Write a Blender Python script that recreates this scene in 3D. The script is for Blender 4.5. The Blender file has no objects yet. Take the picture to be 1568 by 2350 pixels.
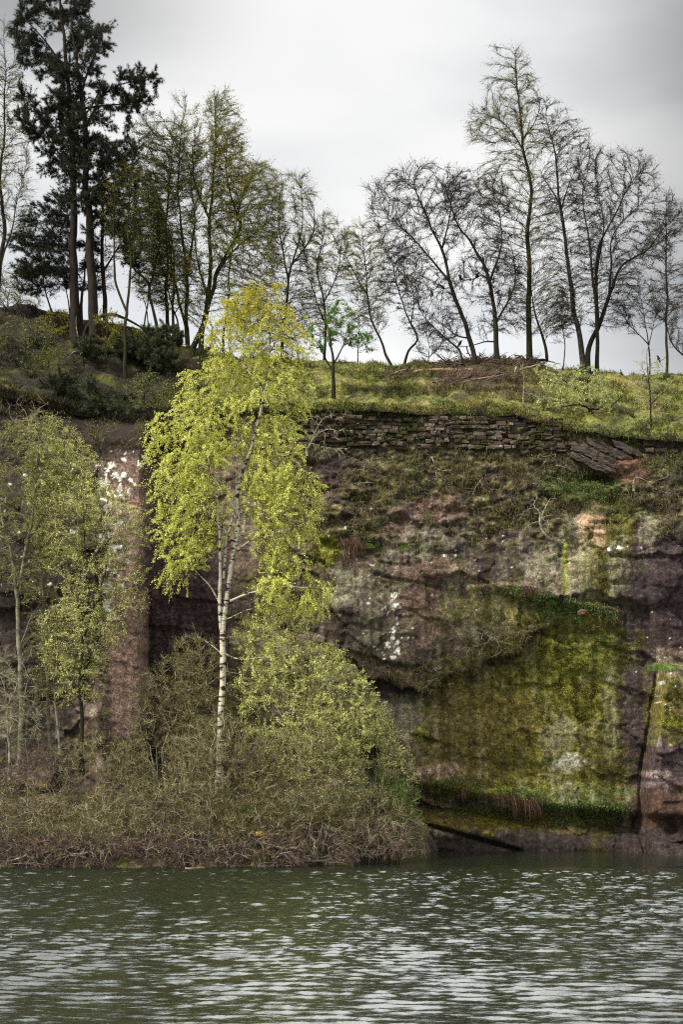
import bpy, math, random
import numpy as np
from mathutils import Vector

scene = bpy.context.scene
COL = scene.collection
F = 3266.67      # focal length in working pixels (picture 1568 x 2349)
CX, HY, CAMZ = 784.0, 1687.0, 4.0

# ------------------------------------------------------------------ camera
cam_d = bpy.data.cameras.new("camera")
cam_d.sensor_fit = 'HORIZONTAL'
cam_d.sensor_width = 24.0
cam_d.lens = 50.0
cam_d.shift_y = 0.327
cam_d.clip_start = 0.1
cam_d.clip_end = 2000.0
cam = bpy.data.objects.new("camera", cam_d)
cam.location = (0, 0, CAMZ)
cam.rotation_euler = (math.radians(90), 0, 0)
COL.objects.link(cam)
scene.camera = cam

# ------------------------------------------------------------------ world, sun, exposure
SUN_EL, SUN_ROT = math.radians(46), math.radians(236)
world = bpy.data.worlds.new("World")
scene.world = world
world.use_nodes = True
wn, wl = world.node_tree.nodes, world.node_tree.links
wn.clear()
def WN(t, **kw):
    n = wn.new(t)
    for k, v in kw.items(): setattr(n, k, v)
    return n
w_out = WN('ShaderNodeOutputWorld'); w_bg = WN('ShaderNodeBackground')
w_sky = WN('ShaderNodeTexSky', sky_type='NISHITA', sun_disc=False, sun_elevation=SUN_EL, sun_rotation=SUN_ROT)
w_tc = WN('ShaderNodeTexCoord')
w_sep = WN('ShaderNodeSeparateXYZ'); wl.new(w_tc.outputs['Generated'], w_sep.inputs[0])
w_map = WN('ShaderNodeMapping'); w_map.inputs['Scale'].default_value = (1.6, 1.6, 4.0); w_map.inputs['Location'].default_value = (0.4, 0.1, 0.3)
wl.new(w_tc.outputs['Generated'], w_map.inputs[0])
w_noi = WN('ShaderNodeTexNoise'); w_noi.inputs['Scale'].default_value = 2.4; w_noi.inputs['Detail'].default_value = 4; w_noi.inputs['Roughness'].default_value = 0.42
wl.new(w_map.outputs[0], w_noi.inputs['Vector'])
def wmath(op, a, b=None, clamp=False):
    n = WN('ShaderNodeMath', operation=op, use_clamp=clamp)
    for i, v in enumerate((a, b)):
        if v is None: continue
        if isinstance(v, (int, float)): n.inputs[i].default_value = v
        else: wl.new(v, n.inputs[i])
    return n.outputs[0]
# a darker bank of cloud stands to the right (+x), a grey one high on the left
def wrange(v, a, b, c, d):
    n = WN('ShaderNodeMapRange', interpolation_type='SMOOTHSTEP')
    wl.new(v, n.inputs[0])
    for i, k in enumerate((a, b, c, d)): n.inputs[i + 1].default_value = k
    return n.outputs[0]
w_nr = wrange(w_noi.outputs['Fac'], 0.36, 0.62, 0.0, 1.0)
w_az = wrange(w_sep.outputs['X'], 0.10, 0.27, 0.0, 1.0)
w_hi = wrange(w_sep.outputs['Z'], 0.395, 0.455, 0.0, 1.0)
w_lft = wrange(w_sep.outputs['X'], -0.02, -0.16, 0.0, 1.0)
w_dark = wmath('ADD', wmath('MULTIPLY', w_az, 0.46), wmath('MULTIPLY', wmath('MULTIPLY', w_hi, w_lft), 0.36))
w_dark = wmath('ADD', w_dark, wmath('MULTIPLY', wmath('SUBTRACT', 1.0, w_nr), 0.20))
w_br = wmath('ADD', wmath('SUBTRACT', 0.95, w_dark), wrange(w_sep.outputs['Z'], 0.38, 0.22, 0.0, 0.12))
# overcast sky: gain added above view to brighten water reflections, dimmed behind the camera
w_up = wrange(w_sep.outputs['Z'], 0.465, 0.56, 0.0, 1.0)
w_back = wrange(w_sep.outputs['Y'], 0.2, -0.7, 0.0, 1.0)
w_gain = wmath('ADD', 1.0, wmath('ADD', wmath('MULTIPLY', w_up, 2.6), wmath('MULTIPLY', w_back, -0.25)))
w_br = wmath('MULTIPLY', w_br, w_gain)
w_col = WN('ShaderNodeMix', data_type='RGBA'); w_col.inputs['A'].default_value = (0.94, 0.97, 1.0, 1); w_col.inputs['B'].default_value = (1.0, 1.0, 0.985, 1)
wl.new(w_nr, w_col.inputs['Factor'])
w_cl = WN('ShaderNodeVectorMath', operation='SCALE'); wl.new(w_col.outputs['Result'], w_cl.inputs[0]); wl.new(wmath('MULTIPLY', w_br, 10.0), w_cl.inputs['Scale'])
w_mix = WN('ShaderNodeMix', data_type='RGBA'); w_mix.inputs['Factor'].default_value = 0.95
wl.new(w_sky.outputs[0], w_mix.inputs['A']); wl.new(w_cl.outputs[0], w_mix.inputs['B'])
wl.new(w_mix.outputs['Result'], w_bg.inputs['Color']); w_bg.inputs['Strength'].default_value = 0.1
wl.new(w_bg.outputs[0], w_out.inputs[0])

sun_d = bpy.data.lights.new("sun", 'SUN'); sun_d.energy = 4.6; sun_d.angle = math.radians(10); sun_d.color = (1.0, 0.93, 0.80)
sun = bpy.data.objects.new("sun", sun_d); COL.objects.link(sun)
sd = Vector((math.sin(SUN_ROT) * math.cos(SUN_EL), math.cos(SUN_ROT) * math.cos(SUN_EL), math.sin(SUN_EL)))
sun.rotation_euler = (-sd).to_track_quat('-Z', 'Y').to_euler()
sun.location = (-20, -20, 40)
vs = scene.view_settings
vs.view_transform = 'Standard'; vs.look = 'None'; vs.exposure = 0.06; vs.gamma = 1.0; vs.use_curve_mapping = False
scene.cycles.use_denoising = False; scene.cycles.filter_width = 1.15
scene.cycles.max_bounces = 6; scene.cycles.transparent_max_bounces = 4

# ------------------------------------------------------------------ numeric helpers
def P(px, py, Y):
    return np.array(((px - CX) * Y / F, Y, CAMZ + (HY - py) * Y / F))
def PX(X, Y): return CX + X * F / Y
def PYv(Z, Y): return HY - (Z - CAMZ) * F / Y
def sstep(a, b, x):
    t = np.clip((np.asarray(x, float) - a) / (b - a), 0, 1); return t * t * (3 - 2 * t)
def hash3(i, j, k, s):
    n = (i.astype(np.int64) * 374761393 + j.astype(np.int64) * 668265263 + k.astype(np.int64) * 2147483647 + s * 1274126177) & 0x7fffffff
    n = ((n ^ (n >> 13)) * 1274126177) & 0x7fffffff
    n = ((n ^ (n >> 16)) * 2246822519) & 0x7fffffff
    return ((n ^ (n >> 15)) & 0xffffff) / float(0xffffff)
def vnoise(x, y, z=0.0, s=0):
    x, y, z = np.broadcast_arrays(np.asarray(x, float), np.asarray(y, float), np.asarray(z, float))
    i, j, k = np.floor(x), np.floor(y), np.floor(z)
    u, v, w = x - i, y - j, z - k
    u, v, w = u*u*(3-2*u), v*v*(3-2*v), w*w*(3-2*w)
    r = 0
    for a in (0, 1):
        for b in (0, 1):
            for c in (0, 1):
                r = r + hash3(i+a, j+b, k+c, s) * (u if a else 1-u) * (v if b else 1-v) * (w if c else 1-w)
    return r
def fbm(x, y, z=0.0, s=0, o=4, g=0.5):
    r, a, t = 0, 1.0, 0.0
    for q in range(o):
        f = 2.03 ** q
        r = r + a * vnoise(np.asarray(x)*f, np.asarray(y)*f, np.asarray(z)*f, s + q*17); t += a; a *= g
    return r / t
def norm(v): return v / np.maximum(np.linalg.norm(v, axis=-1, keepdims=True), 1e-9)

def make_mesh(name, V, polys, mats, midx=None, smooth=True, col=None, origin=(0, 0, 0)):
    """polys: list of (n,k) index arrays; midx: list of material indices, one per array"""
    me = bpy.data.meshes.new(name)
    V = np.asarray(V, np.float32) - np.asarray(origin, np.float32)
    me.vertices.add(len(V)); me.vertices.foreach_set("co", V.ravel())
    li, ls, mi, off = [], [], [], 0
    for q, p in enumerate(polys):
        p = np.asarray(p, np.int32)
        if len(p) == 0: continue
        k = p.shape[1]
        li.append(p.ravel()); ls.append(off + np.arange(len(p), dtype=np.int32) * k); off += len(p) * k
        mi.append(np.full(len(p), 0 if midx is None else midx[q], np.int32))
    li, ls, mi = np.concatenate(li), np.concatenate(ls), np.concatenate(mi)
    me.loops.add(len(li)); me.loops.foreach_set("vertex_index", li)
    me.polygons.add(len(ls)); me.polygons.foreach_set("loop_start", ls)
    me.polygons.foreach_set("material_index", mi)
    me.polygons.foreach_set("use_smooth", np.full(len(ls), bool(smooth)))
    for m in mats: me.materials.append(m)
    me.update(calc_edges=True)
    if col is not None:
        a = me.color_attributes.new("Col", 'FLOAT_COLOR', 'POINT')
        c4 = np.ones((len(V), 4), np.float32); c4[:, :3] = col
        a.data.foreach_set("color", c4.ravel())
    return me
def obj(name, me, parent=None, loc=None):
    o = bpy.data.objects.new(name, me); COL.objects.link(o)
    if loc is not None: o.location = loc
    if parent is not None: o.parent = parent
    return o
def tag(o, label=None, cat=None, group=None, kind=None):
    for k, v in (('label', label), ('category', cat), ('group', group), ('kind', kind)):
        if v: o[k] = v
    return o
def root(name, loc, label, cat, group=None):
    return tag(obj(name, None, None, tuple(float(v) for v in loc)), label, cat, group)

# ------------------------------------------------------------------ materials
def mat(name, rough=0.85):
    m = bpy.data.materials.new(name); m.use_nodes = True
    b = m.node_tree.nodes['Principled BSDF']; b.inputs['Roughness'].default_value = rough
    b.inputs['Specular IOR Level'].default_value = 0.25
    return m, m.node_tree.nodes, m.node_tree.links, b
def noise_node(N, L, scale, vec=None, detail=5, rough=0.6, sc3=None):
    n = N.new('ShaderNodeTexNoise'); n.inputs['Scale'].default_value = scale; n.inputs['Detail'].default_value = detail; n.inputs['Roughness'].default_value = rough
    tc = N.new('ShaderNodeTexCoord'); v = tc.outputs['Object']
    if sc3:
        mp = N.new('ShaderNodeMapping'); mp.inputs['Scale'].default_value = sc3; L.new(v, mp.inputs[0]); v = mp.outputs[0]
    L.new(v, n.inputs['Vector']); return n
def ramp(N, L, src, stops):
    r = N.new('ShaderNodeValToRGB'); e = r.color_ramp.elements
    while len(e) < len(stops): e.new(0.5)
    for q, (p, c) in enumerate(stops):
        e[q].position = p; e[q].color = (*c, 1)
    L.new(src, r.inputs[0]); return r
def bump(N, L, b, src, strength, dist):
    n = N.new('ShaderNodeBump'); n.inputs['Strength'].default_value = strength; n.inputs['Distance'].default_value = dist
    L.new(src, n.inputs['Height']); L.new(n.outputs[0], b.inputs['Normal'])
def mat_vc(name, scale, amount, bumps, dist, speck=None):
    m, N, L, b = mat(name, 0.9)
    a = N.new('ShaderNodeAttribute'); a.attribute_name = 'Col'
    n = noise_node(N, L, scale, detail=8, rough=0.72)
    r = ramp(N, L, n.outputs['Fac'], [(0.34, (1-amount,)*3), (0.5, (0.95,)*3), (0.66, (1+amount*1.6,)*3)])
    x = N.new('ShaderNodeMix'); x.data_type = 'RGBA'; x.blend_type = 'MULTIPLY'; x.inputs['Factor'].default_value = 1
    L.new(a.outputs['Color'], x.inputs['A']); L.new(r.outputs[0], x.inputs['B'])
    g2 = noise_node(N, L, scale * 4.2, detail=3, rough=0.6)
    rg2 = ramp(N, L, g2.outputs['Fac'], [(0.36, (1 - amount * 0.75,) * 3), (0.5, (1, 1, 1)), (0.66, (1 + amount * 1.1,) * 3)])
    x2 = N.new('ShaderNodeMix'); x2.data_type = 'RGBA'; x2.blend_type = 'MULTIPLY'; x2.inputs['Factor'].default_value = 1
    L.new(x.outputs['Result'], x2.inputs['A']); L.new(rg2.outputs[0], x2.inputs['B'])
    out = x2.outputs['Result']
    if speck:
        n2 = noise_node(N, L, speck[0], detail=3, rough=0.5)
        r2 = ramp(N, L, n2.outputs['Fac'], [(speck[1], (0, 0, 0)), (speck[1] + 0.03, (1, 1, 1))])
        y = N.new('ShaderNodeMix'); y.data_type = 'RGBA'; y.inputs['B'].default_value = (*speck[2], 1)
        L.new(r2.outputs[0], y.inputs['Factor']); L.new(out, y.inputs['A']); out = y.outputs['Result']
    L.new(out, b.inputs['Base Color'])
    n3 = noise_node(N, L, scale * 0.8, detail=9, rough=0.75)
    bump(N, L, b, n3.outputs['Fac'], bumps, dist)
    return m
def mat_bark(name, c1, c2, scale=6.0, sc3=None, lo=0.35, hi=0.65, rough=0.85, extra=None):
    m, N, L, b = mat(name, rough)
    n = noise_node(N, L, scale, detail=6, rough=0.65, sc3=sc3)
    st = [(lo, c1), (hi, c2)]
    if extra: st.append(extra)
    r = ramp(N, L, n.outputs['Fac'], st); L.new(r.outputs[0], b.inputs['Base Color'])
    bump(N, L, b, n.outputs['Fac'], 0.6, 0.03)
    return m
def mat_island(name, stops, rough=0.7, translucent=0.0):
    """colour that varies from leaf to leaf (or blade to blade)"""
    m, N, L, b = mat(name, rough)
    g = N.new('ShaderNodeNewGeometry')
    r = ramp(N, L, g.outputs['Random Per Island'], stops); L.new(r.outputs[0], b.inputs['Base Color'])
    if translucent:
        t = N.new('ShaderNodeBsdfTranslucent'); L.new(r.outputs[0], t.inputs[0])
        mx = N.new('ShaderNodeMixShader'); mx.inputs[0].default_value = translucent
        L.new(b.outputs[0], mx.inputs[1]); L.new(t.outputs[0], mx.inputs[2])
        L.new(mx.outputs[0], N['Material Output'].inputs[0])
    return m
M = {}
M['cliff'] = mat_vc('mossy_sandstone', 5.5, 0.62, 0.8, 0.05, speck=(7.0, 0.77, (0.42, 0.40, 0.36)))
M['turf'] = mat_vc('turf', 4.0, 0.5, 0.8, 0.08)
M['bank'] = mat_vc('bank_soil', 5.0, 0.5, 0.8, 0.06)
M['stone'] = None
M['bark_dark'] = mat_bark('dark_mossy_bark', (0.012, 0.010, 0.008), (0.036, 0.034, 0.014), 4.0, sc3=(2, 2, 0.6))
M['bark_grey'] = mat_bark('grey_bark', (0.035, 0.03, 0.028), (0.10, 0.09, 0.075), 5.0, sc3=(2, 2, 0.6))
M['bark_moss'] = mat_bark('moss_green_bark', (0.013, 0.011, 0.007), (0.045, 0.044, 0.010), 4.0, sc3=(2, 2, 0.5), lo=0.40, hi=0.66)
M['bark_pine'] = mat_bark('red_brown_pine_bark', (0.011, 0.008, 0.006), (0.030, 0.019, 0.014), 7.0, sc3=(2, 2, 0.5))
M['bark_birch'] = mat_bark('white_birch_bark', (0.025, 0.02, 0.016), (0.52, 0.48, 0.36), 2.6, sc3=(1.2, 1.2, 3.4), lo=0.43, hi=0.49, extra=(0.8, (0.70, 0.66, 0.54)))
M['bark_birch_dull'] = mat_bark('dull_birch_bark', (0.05, 0.045, 0.03), (0.24, 0.22, 0.15), 2.2, sc3=(1.3, 1.3, 2.5), lo=0.36, hi=0.6)
M['bark_birch_dark'] = mat_bark('ridge_birch_bark', (0.014, 0.012, 0.010), (0.11, 0.10, 0.075), 3.0, sc3=(1.5, 1.5, 2.5), lo=0.52, hi=0.72)
M['twig_purple'] = mat_island('purple_brown_twig', [(0, (0.014, 0.010, 0.010)), (1, (0.040, 0.030, 0.027))])
M['twig_olive'] = mat_island('olive_twig', [(0, (0.022, 0.018, 0.008)), (1, (0.06, 0.054, 0.016))])
M['twig_brown'] = mat_island('brown_twig', [(0, (0.035, 0.025, 0.013)), (0.5, (0.145, 0.112, 0.048)), (0.84, (0.31, 0.265, 0.135)), (1, (0.60, 0.55, 0.39))])
M['twig_mauve'] = mat_island('mauve_grey_twig', [(0, (0.04, 0.024, 0.023)), (0.6, (0.135, 0.085, 0.075)), (0.87, (0.24, 0.165, 0.14)), (1, (0.42, 0.32, 0.27))])
M['twig_pale'] = mat_island('pale_lichened_twig', [(0, (0.16, 0.14, 0.09)), (1, (0.42, 0.40, 0.30))])
M['bark_shrub'] = mat_bark('lichened_shrub_bark', (0.07, 0.058, 0.035), (0.44, 0.42, 0.31), 3.0, lo=0.4, hi=0.62)
M['leaf_birch'] = mat_island('fresh_birch_leaf', [(0, (0.30, 0.34, 0.04)), (0.3, (0.66, 0.69, 0.13)), (0.7, (0.86, 0.87, 0.25)), (1, (0.95, 0.94, 0.42))], 0.6, 0.28)
M['leaf_amber'] = mat_island('amber_birch_catkin', [(0, (0.34, 0.30, 0.02)), (1, (0.66, 0.63, 0.10))], 0.6, 0.3)
M['leaf_willow'] = mat_island('pale_willow_leaf', [(0, (0.24, 0.27, 0.06)), (0.5, (0.46, 0.50, 0.16)), (1, (0.70, 0.72, 0.32))], 0.6, 0.28)
M['leaf_lime'] = mat_island('lime_willow_leaf', [(0, (0.30, 0.33, 0.06)), (0.4, (0.58, 0.61, 0.18)), (1, (0.84, 0.85, 0.40))], 0.6, 0.25)
M['leaf_dull'] = mat_island('dull_sallow_leaf', [(0, (0.12, 0.14, 0.03)), (0.6, (0.28, 0.31, 0.08)), (1, (0.46, 0.48, 0.18))], 0.6, 0.4)
M['leaf_olive'] = mat_island('olive_bud', [(0, (0.15, 0.14, 0.015)), (1, (0.42, 0.39, 0.06))], 0.7, 0.5)
M['leaf_green'] = mat_island('fresh_green_leaf', [(0, (0.07, 0.16, 0.02)), (1, (0.20, 0.36, 0.05))], 0.6, 0.45)
M['leaf_fern'] = mat_island('fern_green', [(0, (0.05, 0.11, 0.025)), (1, (0.15, 0.25, 0.05))], 0.6, 0.3)
M['leaf_bud'] = mat_island('dark_bud', [(0, (0.05, 0.04, 0.025)), (1, (0.11, 0.10, 0.05))], 0.7, 0.3)
M['needle'] = mat_island('pine_needle', [(0, (0.014, 0.018, 0.009)), (0.7, (0.032, 0.040, 0.020)), (1, (0.062, 0.072, 0.036))], 0.6, 0.15)
M['needle_grey'] = mat_island('grey_green_needle', [(0, (0.035, 0.042, 0.02)), (0.7, (0.085, 0.10, 0.05)), (1, (0.15, 0.165, 0.09))], 0.6, 0.15)
M['dry_grass'] = mat_island('dry_grass_blade', [(0, (0.05, 0.035, 0.02)), (0.35, (0.12, 0.095, 0.04)), (0.6, (0.13, 0.14, 0.03)), (0.85, (0.24, 0.20, 0.10)), (1, (0.34, 0.29, 0.17))], 0.8, 0.2)
M['red_bracken'] = mat_island('red_brown_bracken', [(0, (0.03, 0.014, 0.009)), (0.6, (0.09, 0.045, 0.026)), (1, (0.20, 0.11, 0.065))], 0.8, 0.1)
M['feather'] = mat_bark('black_feather', (0.008, 0.008, 0.010), (0.018, 0.018, 0.022), 8.0, rough=0.5)
M['log'] = mat_bark('barkless_log', (0.10, 0.065, 0.04), (0.36, 0.26, 0.17), 4.0, sc3=(1, 3, 3))
M['stick'] = mat_island('dead_stick', [(0, (0.045, 0.03, 0.022)), (0.7, (0.13, 0.085, 0.06)), (1, (0.30, 0.21, 0.14))])
M['ochre'] = mat_bark('ochre_stone', (0.12, 0.075, 0.022), (0.40, 0.28, 0.09), 9.0)
M['pinkstone'] = mat_bark('pink_stone', (0.11, 0.065, 0.045), (0.28, 0.18, 0.125), 9.0)

# ------------------------------------------------------------------ terrain
EDGE = [(-700, 15.9), (0, 16.5), (100, 16.2), (200, 15.7), (300, 15.4), (420, 15.75), (550, 15.85), (700, 15.85), (900, 15.85), (1000, 15.8), (1180, 15.75), (1260, 15.3), (1320, 15.1), (1500, 14.8), (1568, 14.75), (2400, 14.3)]
RIDG = [(-700, 690), (-100, 705), (0, 708), (60, 700), (120, 712), (200, 735), (300, 752), (400, 785), (450, 797), (550, 818), (700, 830), (850, 835), (900, 840), (1000, 842), (1080, 832), (1200, 832), (1300, 850), (1450, 862), (1568, 862), (2400, 880)]
YE, YR = 51.2, 58.5
ex = np.array([(p - CX) * YE / F for p, _ in EDGE]); ez = np.array([z for _, z in EDGE])
rx = np.array([(p - CX) * YR / F for p, _ in RIDG]); rz = np.array([CAMZ + (HY - p) * YR / F for _, p in RIDG])
def terrain(X, Y):
    X, Y = np.asarray(X, float), np.asarray(Y, float)
    e = np.interp(X, ex, ez); r = np.interp(X, rx, rz)
    v = np.clip((Y - YE) / (YR - YE), 0, 1)
    s = 0.55 * v + 0.45 * sstep(0, 1, v)
    z = e + (r - e) * s
    b = (fbm(X * 0.9, Y * 0.9, 0, 5, 4) - 0.5) * 0.55 + (fbm(X * 2.6, Y * 2.6, 0, 9, 3) - 0.5) * 0.38
    left = sstep(-4, -7, X)
    b = b + left * (fbm(X * 0.7, Y * 2.2, 0, 21, 3) - 0.5) * 0.7
    z = z + b * (0.35 + 0.65 * sstep(0, 0.15, v) * (1 - 0.7 * sstep(0.8, 1, v)))
    return np.where(Y > YR, z - 0.035 * (Y - YR), z)
def ground_at(px, py, far=59.0):
    """distance at which the sight line through a spot of the slope meets the ground"""
    for Y in np.arange(YE, far, 0.1):
        q = P(px, py, Y)
        if float(terrain(q[0], Y)) >= q[2]: return float(Y)
    return far

# ------------------------------------------------------------------ cliff face
YC = 50.0
pl = lambda pts, x: np.interp(x, [p[0] for p in pts], [p[1] for p in pts])
LEDGE = [(700, 1440), (760, 1480), (850, 1552), (900, 1560), (920, 1584), (1000, 1580), (1020, 1552), (1090, 1546), (1105, 1518), (1190, 1500), (1205, 1462), (1240, 1440), (1330, 1410), (1450, 1418), (1560, 1410)]
SHELF = [(900, 1365), (1080, 1342), (1200, 1345), (1330, 1385), (1420, 1400)]
FOOT = [(850, 1790), (960, 1795), (1060, 1805), (1250, 1838), (1460, 1855), (1600, 1860)]
CRACK = [(960, 1885), (1010, 1897), (1100, 1922), (1190, 1946)]
FRACT = [(860, 1315), (904, 1327), (980, 1340), (1044, 1357)]
def cells(px, py, w, h, seed):
    """jointed blocks: nearest of a jittered lattice of points; returns two random numbers per block and the offset from its middle"""
    gx, gy = px / w, py / h; i, j = np.floor(gx), np.floor(gy)
    best = np.full(np.shape(gx), 1e9); A = np.zeros_like(best); B = A.copy(); U = A.copy(); V_ = A.copy()
    for a in (-1, 0, 1):
        for b_ in (-1, 0, 1):
            ii, jj = i + a, j + b_; z = np.zeros_like(ii)
            cx_, cy_ = ii + 0.15 + 0.7 * hash3(ii, jj, z, seed), jj + 0.15 + 0.7 * hash3(ii, jj, z + 1, seed)
            dx, dy = gx - cx_, gy - cy_; d2 = np.maximum(np.abs(dx), np.abs(dy)) + 0.3 * (np.abs(dx) + np.abs(dy)); m = d2 < best
            best = np.where(m, d2, best); A = np.where(m, hash3(ii, jj, z + 2, seed), A); B = np.where(m, hash3(ii, jj, z + 3, seed), B); U = np.where(m, dx, U); V_ = np.where(m, dy, V_)
    return A, B, U, V_
def cliff_d(px, py):
    """how far the rock stands out towards the water"""
    w = (fbm(px / 90, py / 90, 0, 3, 4) - 0.5)
    wx = px + w * 50
    d = 0.30 * (fbm(px / 230, py / 170, 0, 1, 3) - 0.5) * 2
    soft = sstep(1290, 1180, py) * sstep(640, 720, px)
    hard = (1 - 0.75 * soft) * (1 - 0.7 * sstep(225, 250, px) * sstep(350, 330, px)) * (1 - 0.55 * sstep(1000, 1060, px) * sstep(1420, 1380, px) * sstep(1480, 1540, py + (px - 1200) * 0.3))
    w2 = fbm(px / 30, py / 30, 6.0, 14, 3) - 0.5
    ca, cb, cu, cv = cells(px + w2 * 34 + py * 0.12, py + w2 * 26 - px * 0.16, 190, 105, 3)
    d += hard * ((ca - 0.5) * 0.42 + (cb - 0.5) * 0.40 * cu + (ca - 0.4) * 0.25 * cv)
    ca, cb, cu, cv = cells(px + w2 * 20, py + w2 * 14 - px * 0.10, 74, 40, 5)
    d += hard * ((ca - 0.5) * 0.13 + (cb - 0.5) * 0.12 * cu + (ca - 0.5) * 0.12 * cv)
    d += (0.04 + 0.12 * soft) * (fbm(px / 60, py / 22, 1.0, 2, 4) - 0.5) * 2
    rg = 1 - np.abs(2 * fbm(px / 70, py / 45, 2.0, 4, 4) - 1)
    d += (0.05 + 0.11 * soft) * (rg - 0.7)
    d += (0.026 + 0.07 * soft) * (fbm(px / 9, py / 6, 3.0, 6, 4, 0.6) - 0.5) * 2 + (0.022 + 0.09 * soft) * (fbm(px / 26, py / 16, 3.0, 7, 4, 0.6) - 0.5) * 2
    # pillar on the left and the recess beside it
    edge = 335 + 3 * np.sin(py / 60.) + w * 9
    pil = sstep(930, 1020, py)
    left = 1 - sstep(-2.5, 2.5, px - edge)
    d += pil * left * (1.7 - 0.5 * sstep(245, 225, px + w * 30))
    d -= pil * (1 - left) * 0.7 * (1 - sstep(360, 640, px))
    for yk_, dp in ((1165, .10), (1290, .07), (1452, .09), (1580, .06)):
        d -= pil * left * sstep(215, 240, px) * dp * np.exp(-((py - yk_ - (px - 290) * 0.22 - w * 20) / 4.0) ** 2)
    # upper part leans back
    lean = np.clip((1300 - py) / 270, 0, 1.6)
    d -= lean * np.where(px > 500, 0.95, 0.9) * 1.0
    up = sstep(1040, 1120, py) * (1 - sstep(1240, 1330, py)) * sstep(640, 720, px)
    d += up * 0.35 * (fbm(px / 40, py / 26, 5.0, 31, 4) - 0.5) * 2
    # diagonal overhanging block
    yl = pl(LEDGE, wx) + w * 34 + (fbm(px / 16, py / 400, 8.0, 13, 3) - 0.5) * 26
    reg = sstep(720, 800, px)
    d += reg * (1 - sstep(1230, 1300, px)) * (0.25 + w * 0.7) * np.where(py < yl, np.exp(-np.clip(yl - py, 0, None) / 120), np.exp(-np.clip(py - yl, 0, None) / 9.0) )
    d -= reg * (1 - sstep(1230, 1300, px)) * 0.28 * np.where(py < yl, 0, np.exp(-np.clip(py - yl, 0, None) / 170))
    # grassy shelf
    ys = pl(SHELF, wx) + w * 10
    rs = sstep(1060, 1100, px) * (1 - sstep(1400, 1440, px))
    d += rs * 0.42 * sstep(-5, 5, py - ys) * np.exp(-np.clip(py - ys, 0, None) / 70)
    # foot ledge with the undercut below it
    yb = pl(FOOT, wx) + w * 14
    rb = sstep(880, 960, px)
    d += rb * 0.35 * sstep(60, 0, yb - py) * (py < yb)
    d += rb * np.where(py >= yb, 0.35 - 0.75 * sstep(0, 16, py - yb) + 0.95 * sstep(35, 95, py - yb), 0)
    yk = pl(CRACK, px); rk = (px > 955) & (px < 1195)
    d -= np.where(rk, 0.30 * np.exp(-((py - yk - 2) / 4.5) ** 2), 0)
    d += np.where(rk, 0.10 * np.exp(-np.clip(yk - 3 - py, 0, None) / 22) * (py < yk - 3), 0)
    yf = pl(FRACT, px); rf = (px > 860) & (px < 1050)
    d -= np.where(rf, 0.14 * np.exp(-((py - yf) / 4.0) ** 2), 0)
    d -= np.where((px > 1395) & (px < 1500), 0.12 * np.exp(-((py - 1280 - (px - 1400) * 0.01) / 3.5) ** 2), 0)
    # upright slab edge and the right-hand plane
    d += 0.22 * sstep(-5, 5, px - 1290) * sstep(1170, 1200, py) * (1 - sstep(1370, 1400, py))
    d += 0.20 * sstep(1478, 1500, px + w * 10) * sstep(1180, 1220, py)
    # hollow beneath the tilted slabs
    d -= 0.8 * np.exp(-((px - 1392) / 42) ** 2 - ((py - 1086) / 13) ** 2)
    # buttress on the right and its toe
    be = pl([(1530, 1512), (1640, 1498), (1750, 1478), (1900, 1472), (2000, 1474)], 0 * py) if False else np.interp(py, [1530, 1640, 1750, 1900, 2000], [1512, 1498, 1480, 1472, 1474])
    d -= 0.26 * np.exp(-((px - be + w * 6 + 7) / 3.6) ** 2) * sstep(1535, 1560, py)
    d += 1.15 * sstep(-4, 4, px - be + w * 6) * sstep(1522, 1538, py - np.clip(px - 1512, 0, 80) * 0.02)
    te = np.interp(px, [1420, 1430, 1480, 1600], [1990, 1912, 1918, 1950])
    d += 0.55 * sstep(-5, 5, px - 1428) * sstep(-5, 5, py - te)
    return d
def cliff_top(X): return np.interp(X, ex, ez) - 0.12
xs = np.concatenate([np.arange(-22, -13.5, 0.25), np.arange(-13.5, 13.5, 0.045), np.arange(13.5, 24, 0.25)])
nv = 350
tv = np.linspace(0, 1, nv)
Xg, Tg = np.meshgrid(xs, tv, indexing='ij')
Zg = -0.8 + (cliff_top(Xg) + 0.8) * Tg
pxg, pyg = PX(Xg, YC), PYv(Zg, YC)
Dg = cliff_d(pxg, pyg)
Yg = YC - Dg
pxg, pyg = PX(Xg, Yg), PYv(Zg, Yg)
def cliff_y(px, py):
    """depth of the rock at a spot of its face"""
    Y = YC
    for _ in range(3):
        q = P(px, py, Y); Y = YC - float(cliff_d(np.array([PX(q[0], YC)]), np.array([PYv(q[2], YC)]))[0])
    return Y
def blob(px, py, cx, cy, rx_, ry_, seed, rag=0.9, fr=0.06):
    n = fbm(px * fr, py * fr, seed * 1.7, 40 + seed, 5, 0.62) - 0.5
    r = np.sqrt(((px - cx) / rx_) ** 2 + ((py - cy) / ry_) ** 2)
    return sstep(0.15, -0.15, (r - 1) * 0.8 + n * 2.2 * rag)
def mixc(c, col, m): return c + (np.array(col) - c) * m[..., None]
n1 = fbm(pxg / 70, pyg / 150, 0, 50, 5, 0.6); n2 = fbm(pxg / 14, pyg / 60, 0, 51, 4, 0.6); n3 = fbm(pxg / 22, pyg / 16, 0, 52, 5, 0.62)
C = np.zeros(Xg.shape + (3,)) + np.array((0.13, 0.092, 0.068))
C = mixc(C, (0.06, 0.044, 0.044), sstep(0.42, 0.62, n1))
C = mixc(C, (0.20, 0.165, 0.13), sstep(0.50, 0.68, n2) * 0.8)
C = mixc(C, (0.13, 0.12, 0.045), sstep(0.52, 0.66, n3) * 0.75)
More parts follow.
